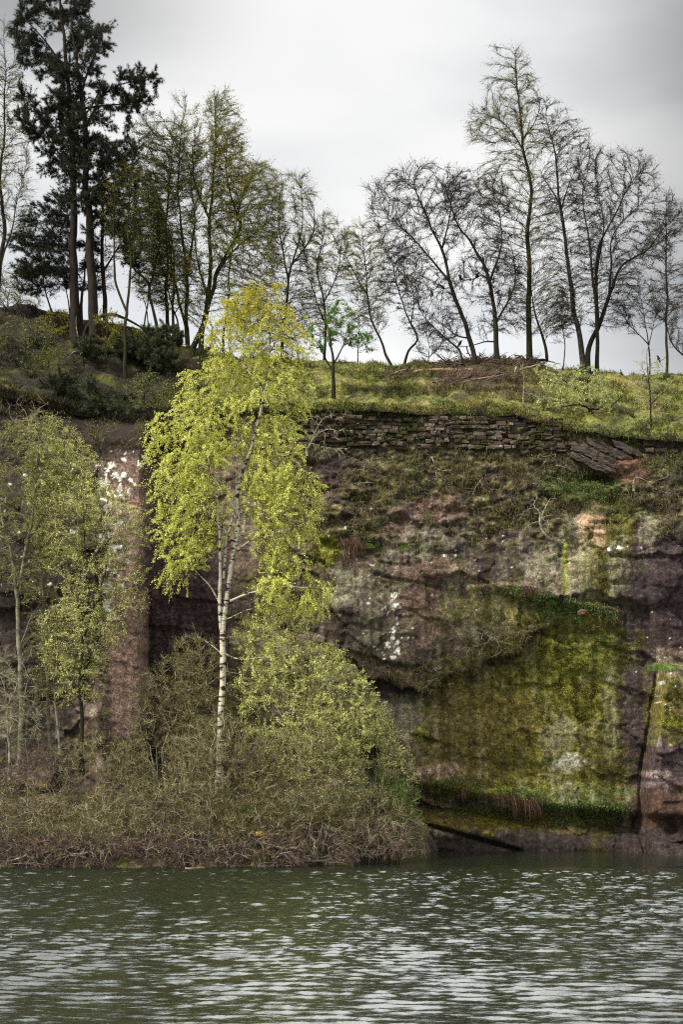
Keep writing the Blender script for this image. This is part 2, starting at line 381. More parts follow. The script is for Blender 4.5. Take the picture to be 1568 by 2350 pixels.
ck = cells(pxg + (n3 - 0.5) * 40, pyg + (n3 - 0.5) * 30 - pxg * 0.12, 110, 62, 8)[0]
C = C * (0.72 + 0.6 * ck)[..., None]
# vegetated upper slope of soil, moss and dead grass
vegz = sstep(1290, 1200, pyg + (n1 - 0.5) * 220) * sstep(620, 720, pxg)
nn = fbm(pxg / 18, pyg / 14, 2, 53, 5, 0.62)
soil = mixc(mixc(np.zeros_like(C) + np.array((0.05, 0.037, 0.026)), (0.125, 0.115, 0.04), sstep(0.45, 0.6, nn)), (0.21, 0.18, 0.095), sstep(0.60, 0.72, nn))
C = C + (soil - C) * vegz[..., None] * 0.9
MOSS, MOSS2, PALE, PURP, PINK, SALM, SOIL, GRN = (0.15, 0.135, 0.022), (0.20, 0.205, 0.022), (0.24, 0.225, 0.155), (0.066, 0.045, 0.046), (0.22, 0.14, 0.105), (0.34, 0.22, 0.14), (0.04, 0.028, 0.02), (0.10, 0.15, 0.03)
BL = [  # x, y, rx, ry, colour, strength, raggedness
 (960, 1190, 80, 50, PURP, .7, .6), (1010, 1160, 70, 35, PINK, .55, .8), (925, 1215, 40, 45, PINK, .6, .8), (960, 1240, 70, 40, PALE, .5, 1.2),
 (1000, 1310, 110, 26, PINK, .7, .5), (1150, 1295, 75, 36, PURP, .9, .5), (1240, 1295, 40, 40, PALE, .5, 1.1),
 (965, 1385, 70, 36, PINK, .75, .5), (975, 1435, 34, 52, PINK, .75, .4), (850, 1400, 60, 90, PALE, .35, 1.2), (790, 1350, 40, 60, PALE, .6, .9), (792, 1440, 26, 60, PURP, .9, .6),
 (870, 1480, 90, 60, (0.10, 0.085, 0.06), .6, .8), (1130, 1400, 110, 46, (0.20, 0.18, 0.06), .8, .8), (1120, 1450, 60, 20, PALE, .5, 1.),
 (1318, 1215, 34, 60, PALE, .7, .9), (1362, 1205, 32, 56, SALM, .95, .45), (1425, 1220, 34, 70, MOSS, .8, .7), (1330, 1300, 34, 80, PALE, .6, 1.1), (1370, 1320, 40, 90, MOSS, .75, .9), (1325, 1290, 24, 80, (0.22, 0.19, 0.10), .7, .6),
 (1420, 1340, 26, 110, PALE, .5, 1.1), (1495, 1220, 24, 50, PALE, .55, .9), (1490, 1390, 80, 120, PURP, .75, .7), (1560, 1330, 70, 140, PURP, .9, .5),
 (1250, 1640, 250, 170, MOSS, .92, .55), (1150, 1560, 110, 60, (0.15, 0.14, 0.03), .7, .8), (1300, 1480, 150, 90, (0.125, 0.118, 0.017), .85, .6), (1180, 1620, 140, 70, (0.17, 0.15, 0.03), .6, .9), (1330, 1560, 90, 100, MOSS2, .35, 1.2), (1350, 1500, 60, 60, GRN, .2, 1.2),
 (1050, 1720, 110, 90, (0.13, 0.105, 0.04), .75, .8), (1230, 1720, 120, 50, MOSS, .8, .8), (1180, 1790, 180, 36, MOSS, .85, .7), (1310, 1750, 36, 24, (0.36, 0.36, 0.30), .8, .9), (1290, 1690, 50, 30, PALE, .4, 1.2), (1370, 1790, 90, 60, MOSS, .7, .9),
 (1450, 1640, 34, 110, PURP, .92, .5), (1440, 1560, 40, 60, PURP, .4, .9), (1400, 1640, 20, 120, PALE, .35, 1.), (930, 1640, 60, 60, PALE, .4, 1.), (970, 1685, 20, 16, MOSS2, .9, .6), (870, 1715, 22, 9, MOSS2, .7, .6),
 (1012, 1772, 62, 22, (0.30, 0.19, 0.16), .95, .25), (1040, 1800, 60, 14, MOSS2, .8, .6), (1130, 1815, 140, 16, (0.22, 0.26, 0.03), .75, .8), (1330, 1830, 120, 30, GRN, .6, .9),
 (1060, 1880, 120, 26, (0.11, 0.085, 0.012), .9, .6), (1170, 1880, 90, 22, (0.14, 0.11, 0.012), .9, .6), (1118, 1915, 14, 8, (0.35, 0.30, 0.02), .9, .4), (1330, 1890, 90, 24, (0.10, 0.08, 0.012), .7, .8),
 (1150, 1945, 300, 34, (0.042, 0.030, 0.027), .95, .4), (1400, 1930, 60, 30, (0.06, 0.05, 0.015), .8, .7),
 (1540, 1600, 50, 60, MOSS, .8, .7), (1560, 1670, 40, 40, (0.11, 0.10, 0.02), .8, .8), (1545, 1655, 30, 9, MOSS2, .8, .6), (1540, 1760, 70, 60, (0.085, 0.060, 0.062), .9, .5), (1500, 1775, 40, 9, (0.28, 0.22, 0.20), .8, .5), (1520, 1800, 60, 8, (0.20, 0.15, 0.15), .7, .5),
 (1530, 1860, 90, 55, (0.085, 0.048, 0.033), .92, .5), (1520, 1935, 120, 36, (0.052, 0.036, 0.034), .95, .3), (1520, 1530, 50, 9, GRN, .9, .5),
 (1445, 1085, 50, 36, (0.20, 0.105, 0.07), .9, .4), (1350, 1120, 90, 30, GRN, .55, .9), (1400, 1150, 70, 40, (0.08, 0.10, 0.025), .7, .9),
 (750, 1260, 34, 40, MOSS2, .8, .7), (720, 1110, 60, 60, (0.10, 0.062, 0.058), .7, .6), (780, 1060, 60, 40, PURP, .6, .7),
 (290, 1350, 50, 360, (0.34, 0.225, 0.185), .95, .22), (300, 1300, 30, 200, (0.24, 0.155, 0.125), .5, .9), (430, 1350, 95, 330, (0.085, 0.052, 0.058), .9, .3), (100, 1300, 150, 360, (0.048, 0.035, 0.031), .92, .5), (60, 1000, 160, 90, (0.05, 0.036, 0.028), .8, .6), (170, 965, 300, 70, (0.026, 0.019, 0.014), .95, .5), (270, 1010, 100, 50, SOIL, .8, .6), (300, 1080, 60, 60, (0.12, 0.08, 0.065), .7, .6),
]
for q, (bx, by, bw, bh, bc, bs, rg_) in enumerate(BL):
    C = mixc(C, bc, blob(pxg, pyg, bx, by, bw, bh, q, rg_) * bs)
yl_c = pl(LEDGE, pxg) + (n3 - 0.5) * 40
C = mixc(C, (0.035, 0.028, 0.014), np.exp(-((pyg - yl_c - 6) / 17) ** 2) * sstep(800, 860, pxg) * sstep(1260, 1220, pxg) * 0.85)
# bright moss run beside the upright slab
C = mixc(C, (0.26, 0.30, 0.02), np.exp(-((pxg - 1297) / 5) ** 2) * sstep(1230, 1250, pyg) * (1 - sstep(1350, 1370, pyg)) * 0.9)
# water streaks
stk = fbm(pxg / 9, pyg / 160, 7, 60, 3); st2 = fbm(pxg / 20 + (n3 - 0.5) * 1.2, pyg / 190, 8, 62, 4, 0.6); low = sstep(1180, 1320, pyg) * sstep(1870, 1830, pyg) * sstep(900, 1000, pxg) * sstep(1470, 1420, pxg)
C = mixc(C, (0.07, 0.07, 0.012), sstep(0.54, 0.62, st2) * low * 0.55)
C = mixc(C, (0.20, 0.185, 0.11), sstep(0.47, 0.40, st2) * low * 0.55 * sstep(0.4, 0.6, n2))
C = mixc(C, (0.15, 0.115, 0.03), blob(pxg, pyg, 1080, 1660, 120, 130, 90, 1.0) * 0.6)
C = C * (1 + (stk - 0.5)[..., None] * 0.7 * sstep(1150, 1350, pyg)[..., None])
# white lichen spots
wn_ = fbm(pxg / 11, pyg / 11, 9, 61, 3, 0.6)
for (bx, by, bw, bh, th) in [(265, 1110, 26, 40, .50), (255, 1240, 30, 110, .57), (245, 1330, 24, 90, .58), (295, 1050, 40, 20, .66), (900, 1390, 14, 22, .56), (858, 1378, 12, 8, .60), (902, 1470, 18, 44, .62), (890, 1500, 30, 20, .68), (120, 1250, 140, 160, .74), (1440, 1258, 40, 6, .69), (930, 1300, 300, 200, .79), (1500, 1560, 60, 200, .77)]:
    rr = np.sqrt(((pxg - bx) / bw) ** 2 + ((pyg - by) / bh) ** 2)
    C = mixc(C, (0.72, 0.70, 0.62), sstep(th, th + 0.04, wn_ - 0.12 * np.clip(rr - 0.5, 0, 3) ** 2))
lum_ = C.mean(-1, keepdims=True)
C = np.where(lum_ < 0.35, C * 0.80 * (np.clip(lum_, 0.01, 1) / 0.105) ** 0.32, C)
C = np.clip(C, 0.008, 0.85)
def grid_faces(a, b, flip=False):
    i = np.arange(a - 1)[:, None] * b + np.arange(b - 1)[None, :]
    f = np.stack([i, i + b, i + b + 1, i + 1], -1).reshape(-1, 4)
    return f[:, ::-1] if flip else f
cliffV = np.stack([Xg, Yg, Zg], -1).reshape(-1, 3)
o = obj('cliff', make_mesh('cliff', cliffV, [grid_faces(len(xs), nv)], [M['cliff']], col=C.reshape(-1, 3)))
tag(o, 'mossy purple brown sandstone quarry face above the water', kind='structure')

# ------------------------------------------------------------------ hilltop turf
ys_ = np.concatenate([np.linspace(0, 1, 9)[:-1] * 0.9, 0.9 + np.arange(0, 8.6, 0.10), np.linspace(9.8, 30, 14), [60, 120]])
xt = np.concatenate([np.arange(-60, -13.5, 2.0), np.arange(-13.5, 13.6, 0.10), np.arange(14, 60, 2.0)])
ytop = YC - cliff_d(PX(xt, YC), PYv(cliff_top(xt), YC))
Xt, St = np.meshgrid(xt, ys_, indexing='ij')
lipn = fbm(xt * 1.3, xt * 0 + 3.3, 0, 71, 4) * 0.5
Yl = ytop - 0.16 - lipn * 0.25
Yt = Yl[:, None] + St * (np.where(St < 6, 1.0, 1.0)) * ((YR + 0.5 - Yl)[:, None] / 8.5)
Zt = terrain(Xt, np.maximum(Yt, YE))
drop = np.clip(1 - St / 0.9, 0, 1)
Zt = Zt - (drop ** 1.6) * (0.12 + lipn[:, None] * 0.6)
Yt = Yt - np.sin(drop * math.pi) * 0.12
def turf_col(X, Y):
    a = fbm(X * 0.55, Y * 0.55, 0, 80, 4, 0.6); b = fbm(X * 2.2, Y * 2.8, 0, 81, 4, 0.6)
    c = np.zeros(np.shape(X) + (3,)) + np.array((0.12, 0.13, 0.03))
    c = mixc(c, (0.145, 0.145, 0.03), sstep(0.45, 0.62, a)); c = mixc(c, (0.05, 0.048, 0.02), sstep(0.50, 0.62, b) * 0.9)
    c = mixc(c, (0.19, 0.165, 0.05), sstep(0.58, 0.70, fbm(X * 1.1, Y * 1.5, 4, 82, 4)) * 0.8)
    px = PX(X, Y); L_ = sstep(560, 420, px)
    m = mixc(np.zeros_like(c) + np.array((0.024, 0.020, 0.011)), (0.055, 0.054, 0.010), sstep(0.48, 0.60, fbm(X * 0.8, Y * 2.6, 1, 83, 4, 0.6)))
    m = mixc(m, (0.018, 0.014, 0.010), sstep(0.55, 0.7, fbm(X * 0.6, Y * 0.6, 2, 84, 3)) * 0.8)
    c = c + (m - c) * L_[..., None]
    bp = np.exp(-((px - 1120) / 130) ** 2) * sstep(52.5, 54.5, Y)
    return mixc(c, (0.06, 0.042, 0.028), bp * 0.85)
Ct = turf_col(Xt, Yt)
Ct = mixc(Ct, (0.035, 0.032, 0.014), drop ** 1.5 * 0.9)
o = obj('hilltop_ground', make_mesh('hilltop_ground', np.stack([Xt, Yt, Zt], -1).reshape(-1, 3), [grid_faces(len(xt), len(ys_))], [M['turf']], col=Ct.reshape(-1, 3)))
tag(o, 'grassy hilltop above the quarry face', kind='structure')

# ------------------------------------------------------------------ bank under the shrubs
xb = np.arange(-24, 4.6, 0.15); vb = np.linspace(0, 1, 60)
Xb, Vb = np.meshgrid(xb, vb, indexing='ij')
SHORE = [(-2000, 42.6), (0, 43.3), (300, 43.2), (600, 43.6), (800, 44.2), (900, 45.2), (960, 46.8), (1000, 48.6), (1060, 50.2)]
def shore_y(X):
    px = PX(X, 44.0); return pl(SHORE, px)
Yb = shore_y(Xb) - 1.2 + Vb * (51.5 - shore_y(Xb) + 1.2)
def bank_z(X, Y):
    v = (np.asarray(Y) - shore_y(X))
    return -0.02 + np.where(v < 0, v * 0.35, 2.3 * (1 - np.exp(-np.clip(v, 0, None) / 2.6))) * 1.0 + (fbm(np.asarray(X) * 0.9, np.asarray(Y) * 0.9, 0, 90, 4) - 0.5) * 0.5 * sstep(-0.3, 1.0, v)
Zb = bank_z(Xb, Yb) * sstep(4.6, 3.0, Xb) - 0.6 * sstep(3.0, 4.6, Xb)
Cb = mixc(np.zeros(Xb.shape + (3,)) + np.array((0.04, 0.03, 0.024)), (0.10, 0.085, 0.035), sstep(0.45, 0.65, fbm(Xb * 1.5, Yb * 1.5, 0, 91, 4)))
Cb = mixc(Cb, (0.10, 0.115, 0.022), sstep(0.55, 0.68, fbm(Xb * 0.6, Yb * 0.6, 0, 92, 3)) * 0.7)
o = obj('bank', make_mesh('bank', np.stack([Xb, Yb, Zb], -1).reshape(-1, 3), [grid_faces(len(xb), len(vb))], [M['bank']], col=Cb.reshape(-1, 3)))
tag(o, 'low earth bank between water and quarry face', kind='structure')

# ------------------------------------------------------------------ water
wx = np.concatenate([np.linspace(-160, -16, 16)[:-1], np.arange(-16, 16.01, 0.085), np.linspace(16, 160, 16)[1:]])
wy = np.concatenate([np.linspace(-60, 11, 12)[:-1], np.arange(11, 17, 0.08), np.arange(17, 27, 0.032), np.arange(27, 44, 0.045), np.arange(44, 52, 0.08)])
Xw, Yw = np.meshgrid(wx, wy, indexing='ij')
rw = np.random.default_rng(7)
Zw = np.zeros_like(Xw)
near_sh = 0.10 + 0.90 * sstep(43.4, 41.4, Yw - 0.8 * fbm(Xw * 0.3, Yw * 0.2, 0, 151, 3))
gust = 0.55 + 0.9 * fbm(Xw * 0.10, Yw * 0.22, 0, 150, 3)
breeze = 0.75 + 0.75 * np.exp(-((Yw - 29.5 - 0.12 * Xw) / 4.5) ** 2) + 1.3 * sstep(29, 38, Yw)
for q in range(72):
    lam = 0.13 * (0.48 / 0.13) ** rw.random(); th = math.pi / 2 + rw.normal(0, 0.62 if lam < 0.3 else 0.32); k = 2 * math.pi / lam
    amp = 0.0056 * lam ** 0.95 * (0.6 + 0.8 * rw.random())
    ph = k * (Xw * math.cos(th) + Yw * math.sin(th)) + rw.random() * 6.283 + 1.0 * (fbm(Xw * 0.35, Yw * 0.5, 0, 100 + q, 2) - 0.5) * 4
    Zw += amp * (np.sin(ph) + 0.25 * np.sin(2 * ph)) * (breeze if lam < 0.35 else 1.0)
Zw *= gust * sstep(16, 14, np.abs(Xw)) * sstep(11, 13, Yw) * near_sh
m, N, L, b = mat('lake_water', 0.04)
b.inputs['Base Color'].default_value = (0.010, 0.015, 0.008, 1); b.inputs['IOR'].default_value = 2.4; b.inputs['Specular Tint'].default_value = (0.99, 1.0, 0.97, 1); b.inputs['Specular IOR Level'].default_value = 0.5
na = noise_node(N, L, 1.0, detail=4, rough=0.6, sc3=(5, 13, 1)); bump(N, L, b, na.outputs['Fac'], 0.5, 0.025)
M['water'] = m
o = obj('water', make_mesh('water', np.stack([Xw, Yw, Zw], -1).reshape(-1, 3), [grid_faces(len(wx), len(wy))], [m]))
tag(o, 'rippled dark green lake water', kind='structure')

# ------------------------------------------------------------------ growth
def resample(pts, step):
    pts = np.asarray(pts, float)
    # catmull-rom through the given points
    out = []
    n = len(pts)
    for i in range(n - 1):
        p0, p1, p2, p3 = pts[max(i-1, 0)], pts[i], pts[i+1], pts[min(i+2, n-1)]
        k = max(2, int(np.linalg.norm(p2 - p1) / step))
        t = (np.arange(k) / k)[:, None]
        out.append(0.5 * ((2*p1) + (-p0+p2)*t + (2*p0-5*p1+4*p2-p3)*t**2 + (-p0+3*p1-3*p2+p3)*t**3))
    out.append(pts[-1:])
    return np.concatenate(out)
def poly_sample(poly, n, rng):
    poly = np.asarray(poly, float); x, y = poly[:, 0], poly[:, 1]
    x2, y2 = np.roll(x, -1), np.roll(y, -1)
    got = []
    lo, hi = poly.min(0), poly.max(0)
    tot = 0
    while tot < n:
        q = lo + rng.random((n * 2, 2)) * (hi - lo)
        c = ((y[None] > q[:, 1:2]) != (y2[None] > q[:, 1:2])) & (q[:, :1] < (x2 - x)[None] * (q[:, 1:2] - y[None]) / (y2 - y + 1e-9)[None] + x[None])
        q = q[c.sum(1) % 2 == 1]; got.append(q); tot += len(q)
    q = np.concatenate(got)[:n]
    # row extent, for a crown that is as deep as it is wide
    lo_x, hi_x = np.full(n, 1e9), np.full(n, -1e9)
    for i in range(len(poly)):
        a, b_ = poly[i], poly[(i+1) % len(poly)]
        ok = ((a[1] <= q[:, 1]) & (b_[1] > q[:, 1])) | ((b_[1] <= q[:, 1]) & (a[1] > q[:, 1]))
        xx = a[0] + (q[:, 1] - a[1]) * (b_[0] - a[0]) / (b_[1] - a[1] + 1e-9)
        lo_x = np.where(ok, np.minimum(lo_x, xx), lo_x); hi_x = np.where(ok, np.maximum(hi_x, xx), hi_x)
    hw = np.clip((hi_x - lo_x) / 2, 5, 400); c = (lo_x + hi_x) / 2
    return q, hw, c
def crown_points(poly, n, Y, rng, depth=0.8, gap=0.45, gfr=1.1, maxd=2.2):
    q, hw, c = poly_sample(poly, int(n * 2.2), rng)
    s = F / Y
    dep = np.minimum(hw / s * depth, maxd) * np.sqrt(np.clip(1 - ((q[:, 0] - c) / hw) ** 2, 0.05, 1)) * rng.uniform(-1, 1, len(q))
    pts = np.stack([(q[:, 0] - CX) / s, Y + dep, CAMZ + (HY - q[:, 1]) / s], -1)
    if gap > 0:
        nz = fbm(pts[:, 0] * gfr, pts[:, 1] * gfr, pts[:, 2] * gfr, 200 + int(rng.integers(50)), 3)
        keep = nz > np.quantile(nz, gap); pts = pts[keep]
    return pts[:n]
def grow(pos, par, attr, step, dk, inertia, trop, maxit, rng, cap=14000, start=0, jit=0.25):
    n = len(pos)
    Pn = np.zeros((cap, 3)); Pn[:n] = pos
    pr = np.full(cap, -1, int); pr[:n] = par
    dr = np.zeros((cap, 3)); ok = pr[:n] >= 0
    dr[:n][ok] = norm(Pn[:n][ok] - Pn[pr[:n][ok]])
    kids = np.zeros(cap, int); np.add.at(kids, pr[:n][ok], 1)
    A = attr.copy(); nd = np.full(len(A), 1e9); ni = np.zeros(len(A), int)
    def upd(ids):
        nonlocal nd, ni
        for c0 in range(0, len(ids), 256):
            c = ids[c0:c0+256]
            d2 = ((A[:, None] - Pn[c][None]) ** 2).sum(-1)
            j = d2.argmin(1); m = d2[np.arange(len(A)), j]
            better = m < nd; nd[better] = m[better]; ni[better] = c[j[better]]
    upd(np.arange(start, n))
    for it in range(maxit):
        keep = (nd > dk * dk) & (kids[ni] < 4)
        A, nd, ni = A[keep], nd[keep], ni[keep]
        if len(A) == 0 or n > cap - 800: break
        acc = np.zeros((n, 3)); np.add.at(acc, ni, norm(A - Pn[ni]))
        ids = np.unique(ni)
        d = norm(norm(acc[ids]) + inertia * dr[ids] + trop + rng.normal(0, jit, (len(ids), 3)))
        if len(ids) > 700: ids, d = ids[:700], d[:700]
        k = len(ids)
        Pn[n:n+k] = Pn[ids] + d * step; pr[n:n+k] = ids; dr[n:n+k] = d
        np.add.at(kids, ids, 1)
        new = np.arange(n, n+k); n += k
        upd(new)
    return Pn[:n], pr[:n], dr[:n]
def pipe(par, tip, ex_, fixed, fr):
    n = len(par); acc = np.zeros(n); r = np.zeros(n)
    for i in range(n - 1, -1, -1):
        r[i] = max(tip, acc[i] ** (1 / ex_))
        if fixed[i]: r[i] = max(fr[i], min(r[i], fr[i] * 1.15))
        if par[i] >= 0: acc[par[i]] += min(r[i], 1.0) ** ex_
    for i in range(n):
        if par[i] >= 0 and not (fixed[i] and not fixed[par[i]]): r[i] = min(r[i], r[par[i]] * (1.0 if fixed[i] else 0.78 if fixed[par[i]] else 1.0))
    return r
def tubes(Pn, par, r, sel, k):
    """tapering tubes for the edges parent->node chosen by sel"""
    idx = np.where(sel & (par >= 0))[0]
    if len(idx) == 0: return np.zeros((0, 3)), np.zeros((0, 4), int)
    a, b_ = Pn[par[idx]], Pn[idx]
    # main child continues the ring of its parent
    best = np.full(len(par), -1); order = idx[np.argsort(r[idx])]; best[par[order]] = order
    main = best[par[idx]] == idx
    d = norm(b_ - a)
    # node direction: average of the incoming and the outgoing main edge
    nd = np.zeros_like(Pn); nd[idx] = d
    mi = idx[main]; has = sel[par[mi]] & (par[par[mi]] >= 0)
    nd2 = nd.copy(); nd2[par[mi[has]]] = norm(nd[par[mi[has]]] + nd[mi[has]])
    def ring(c, dirv, rad):
        ref = np.array((0.31, 0.90, 0.12)); ref = ref / np.linalg.norm(ref)
        u = norm(np.cross(dirv, ref[None])); v = np.cross(dirv, u)
        t = np.arange(k) * 2 * math.pi / k
        return c[:, None] + rad[:, None, None] * (np.cos(t)[None, :, None] * u[:, None] + np.sin(t)[None, :, None] * v[:, None])
    own = np.full(len(par), -1)
    R1 = ring(b_, nd2[idx], r[idx]); own[idx] = np.arange(len(idx))
    share = main & (own[par[idx]] >= 0)
    R0 = ring(a[~share], d[~share], np.minimum(r[idx][~share], r[par[idx]][~share]) if len(idx) else r[:0])
    V = np.concatenate([R1.reshape(-1, 3), R0.reshape(-1, 3)])
    base = np.zeros(len(idx), int); base[share] = own[par[idx[share]]] * k
    base[~share] = len(idx) * k + np.arange((~share).sum()) * k
    top = np.arange(len(idx)) * k
    j = np.arange(k); j2 = (j + 1) % k
    Q = np.stack([base[:, None] + j, base[:, None] + j2, top[:, None] + j2, top[:, None] + j], -1).reshape(-1, 4)
    return V, Q
def twig_mesh(P0, D, Lh, droop, r, rng, bend=0.35):
    """three-sided twigs that taper to a point; returns verts, quads, tris and sample function"""
    n = len(P0)
    D = norm(D); side = norm(rng.normal(0, 1, (n, 3)))
    P1 = P0 + (D + side * bend * 0.4) * (Lh * 0.5)[:, None] + droop * (Lh * 0.18)[:, None]
    P2 = P1 + norm(D + side * bend + droop)* (Lh * 0.5)[:, None]
    u = norm(np.cross(D, norm(rng.normal(0, 1, (n, 3))))); v = np.cross(D, u)
    t = np.arange(3) * 2 * math.pi / 3
    off = np.cos(t)[None, :, None] * u[:, None] + np.sin(t)[None, :, None] * v[:, None]
    A0 = P0[:, None] + off * np.reshape(r, (-1, 1, 1)); A1 = P1[:, None] + off * np.reshape(r, (-1, 1, 1)) * 0.75
    V = np.concatenate([A0, A1, P2[:, None]], 1).reshape(-1, 3)
    b0 = np.arange(n)[:, None] * 7; j = np.arange(3); j2 = (j + 1) % 3
    Q = np.stack([b0 + j, b0 + j2, b0 + 3 + j2, b0 + 3 + j], -1).reshape(-1, 4)
    T = np.stack([b0 + 3 + j, b0 + 3 + j2, b0 + 6 + 0 * j], -1).reshape(-1, 3)
    def at(i, s):
        s = s[:, None]
        return np.where(s < 0.5, P0[i] + (P1[i] - P0[i]) * s * 2, P1[i] + (P2[i] - P1[i]) * (s * 2 - 1))
    return V, Q, T, at
def leaf_mesh(Cn, size, rng, asp=0.62, hang=0.5):
    n = len(Cn)
    ax = norm(rng.normal(0, 1, (n, 3)) + np.array((0, 0, -hang))); sd_ = norm(np.cross(ax, rng.normal(0, 1, (n, 3))))
    nr = np.cross(ax, sd_)
    s = size[:, None]
    V = np.stack([Cn, Cn + ax*s*0.5 + sd_*s*asp*0.5 + nr*s*0.08, Cn + ax*s, Cn + ax*s*0.5 - sd_*s*asp*0.5 + nr*s*0.08], 1).reshape(-1, 3)
    return V, (np.arange(n)[:, None] * 4 + np.arange(4))
def join(parts):
    Vs, Fs, Ms, off = [], [], [], 0
    for V, polys, mi in parts:
        Vs.append(V)
        for p in polys:
            if len(p): Fs.append(p + off); Ms.append(mi)
        off += len(V)
    return np.concatenate(Vs), Fs, Ms
TREES = {}
def tree(name, label, cat, group, stems, Y, crown, n, base_r, bark, twig, seed, step=0.16, dk=0.3, trop=(0, 0, 0.12), inertia=0.5, depth=0.8, maxd=2.2, gap=0.4, gfr=1.1,
         thin=0.035, tw=3.0, tw_len=(0.25, 0.5), tw_r=0.006, droop=(0, 0, -0.15), leaf=None, leaves=0, leaf_size=(0.04, 0.06), leaf2=None, tip=0.006, stem_r=None, wig=0.05, needles=None, base=None, extra=None, start=0, jit=0.25, clear=0, swell=(1, 1), wander=0.5, sink=0.25, spread=0.9):
    rng = np.random.default_rng(seed)
    pos, par, fix, fr = [], [], [], []
    for si, st in enumerate(stems):
        fixed_flat = isinstance(st, tuple); st = list(st)
        k = len(st)
        dy = 0 if fixed_flat else rng.normal(0, wander)
        pts = np.array([P(x, y, Y + dy * (i / max(k - 1, 1)) ** 1.2) for i, (x, y) in enumerate(st)])
        rb = base_r if si == 0 else (stem_r[si] if stem_r else base_r * 0.6)
        q = resample(pts, step)
        t = np.arange(len(q)) / (len(q) - 1)
        if wig: q[1:] += (np.stack([fbm(t * len(q) * step * 0.8, t * 0 + c * 9.1 + si, seed, 300, 3) - 0.5 for c in range(3)], -1) * 4 * wig)[1:] * np.clip(t * 4, 0, 1)[1:, None]
        p0 = -1
        if si > 0:
            A = np.array(pos); dd = np.linalg.norm(A - q[0], axis=1); j = int(dd.argmin())
            if dd[j] < 1.2: p0 = j
        if si == 0 or p0 < 0:
            q = np.concatenate([[q[0] + np.array((0, 0, -sink))], q]); t = np.concatenate([[0], t])
        rr = rb * (1 - 0.86 * t ** 0.9)
        if si == 0: rr = rr * (1 + 0.35 * np.exp(-t * len(q) * step / 0.35))
        if p0 >= 0: rr = np.minimum(rr, fr[p0] * 0.9)
        if si == 0: stem0 = len(q)
        for i in range(len(q)):
            par.append(p0 if i == 0 else len(pos) - 1); pos.append(q[i]); fix.append(True); fr.append(rr[i])
    pos, par, fix, fr = np.array(pos), np.array(par), np.array(fix), np.array(fr)
    def blocked(q):
        k_ = stem0; o_ = np.argsort(pos[:k_, 2]); zz = pos[:k_, 2][o_]
        xx = np.interp(q[:, 2], zz, pos[:k_, 0][o_]); yy = np.interp(q[:, 2], zz, pos[:k_, 1][o_])
        w_ = clear * (0.35 + 0.65 * (fbm(q[:, 2] * 0.9, q[:, 2] * 0, 0, seed, 2)))
        return (np.abs(q[:, 0] - xx) < w_) & (q[:, 1] < yy + 0.1) & (PYv(q[:, 2], q[:, 1]) > 930)
    if n:
        polys = crown if isinstance(crown[0][0], (list, tuple)) else [crown]
        if swell != (1, 1):
            polys = [[((x - np.mean([q_[0] for q_ in p])) * swell[0] + np.mean([q_[0] for q_ in p]), (y - np.mean([q_[1] for q_ in p])) * swell[1] + np.mean([q_[1] for q_ in p])) for x, y in p] for p in polys]
        ar = [abs(sum(p[i][0]*p[(i+1)%len(p)][1]-p[(i+1)%len(p)][0]*p[i][1] for i in range(len(p)))) for p in polys]
        at = np.concatenate([crown_points(p, max(20, int(n * a_ / sum(ar))), Y, rng, depth, gap, gfr, maxd) for p, a_ in zip(polys, ar)])
        if clear: at = at[~(blocked(at))]
        pos, par, dr = grow(pos, par, at, step, dk, inertia, np.array(trop), 160, rng, start=start, jit=jit)
    else:
        dr = np.zeros_like(pos); okk = par >= 0; dr[okk] = norm(pos[okk] - pos[par[okk]])
    nf = len(fix); fixed = np.zeros(len(pos), bool); fixed[:nf] = True; fr_ = np.zeros(len(pos)); fr_[:nf] = fr
    r = pipe(par, tip, 2.25, fixed, fr_)
    b0 = pos[0].copy() if base is None else np.array(base)
    rt = root(name, b0, label, cat, group)
    thick = (r > thin) | fixed
    V, Q = tubes(pos, par, r, thick, 8)
    obj('trunk', make_mesh(name + '_trunk', V, [Q], [bark], origin=b0), rt)
    parts = []
    V, Q = tubes(pos, par, r, ~thick, 4)
    if len(V): parts.append((V, [Q], 0))
    mats = [twig]
    cand = np.where((r < thin * 0.8) & ~fixed)[0] if n else np.where(fixed)[0]
    if len(cand) and tw > 0:
        w = 1 / np.maximum(r[cand], tip); w = w / w.sum()
        m_ = int(len(cand) * tw); i = rng.choice(cand, m_, p=w)
        s = rng.random((m_, 1)); p0 = np.where(par[i, None] >= 0, pos[par[i]] + (pos[i] - pos[par[i]]) * s, pos[i])
        D = norm(dr[i] + rng.normal(0, spread * 0.6, (m_, 3)))
        Lh = rng.uniform(*tw_len, m_)
        V, Q, T, at_ = twig_mesh(p0, D, Lh, np.array(droop) * np.ones((m_, 3)), tw_r * rng.uniform(0.7, 1.2, m_), rng)
        parts.append((V, [Q, T], 0))
        if leaves:
            nl = int(leaves); wt = rng.random(m_) ** 2.5 + 0.03; ti = rng.choice(m_, nl, p=wt / wt.sum())
            c = at_(ti, rng.uniform(0.15, 1, nl)) + rng.normal(0, 0.018, (nl, 3))
            if clear: c = c[~blocked(c)]; nl = len(c)
            lv, lf = leaf_mesh(c, rng.uniform(leaf_size[0] * 0.7, leaf_size[1] * 1.12, nl), rng)
            if leaf2 is not None:
                mats += [leaf, leaf2[0]]
                hi_ = leaf2[1](c, rng); hv = np.repeat(hi_, 4)
                for mm, k_ in ((hi_, 2), (~hi_, 1)):
                    if mm.any():
                        parts.append((lv.reshape(-1, 4, 3)[mm].reshape(-1, 3), [np.arange(mm.sum())[:, None] * 4 + np.arange(4)], k_))
            else:
                mats.append(leaf); parts.append((lv, [lf], 1))
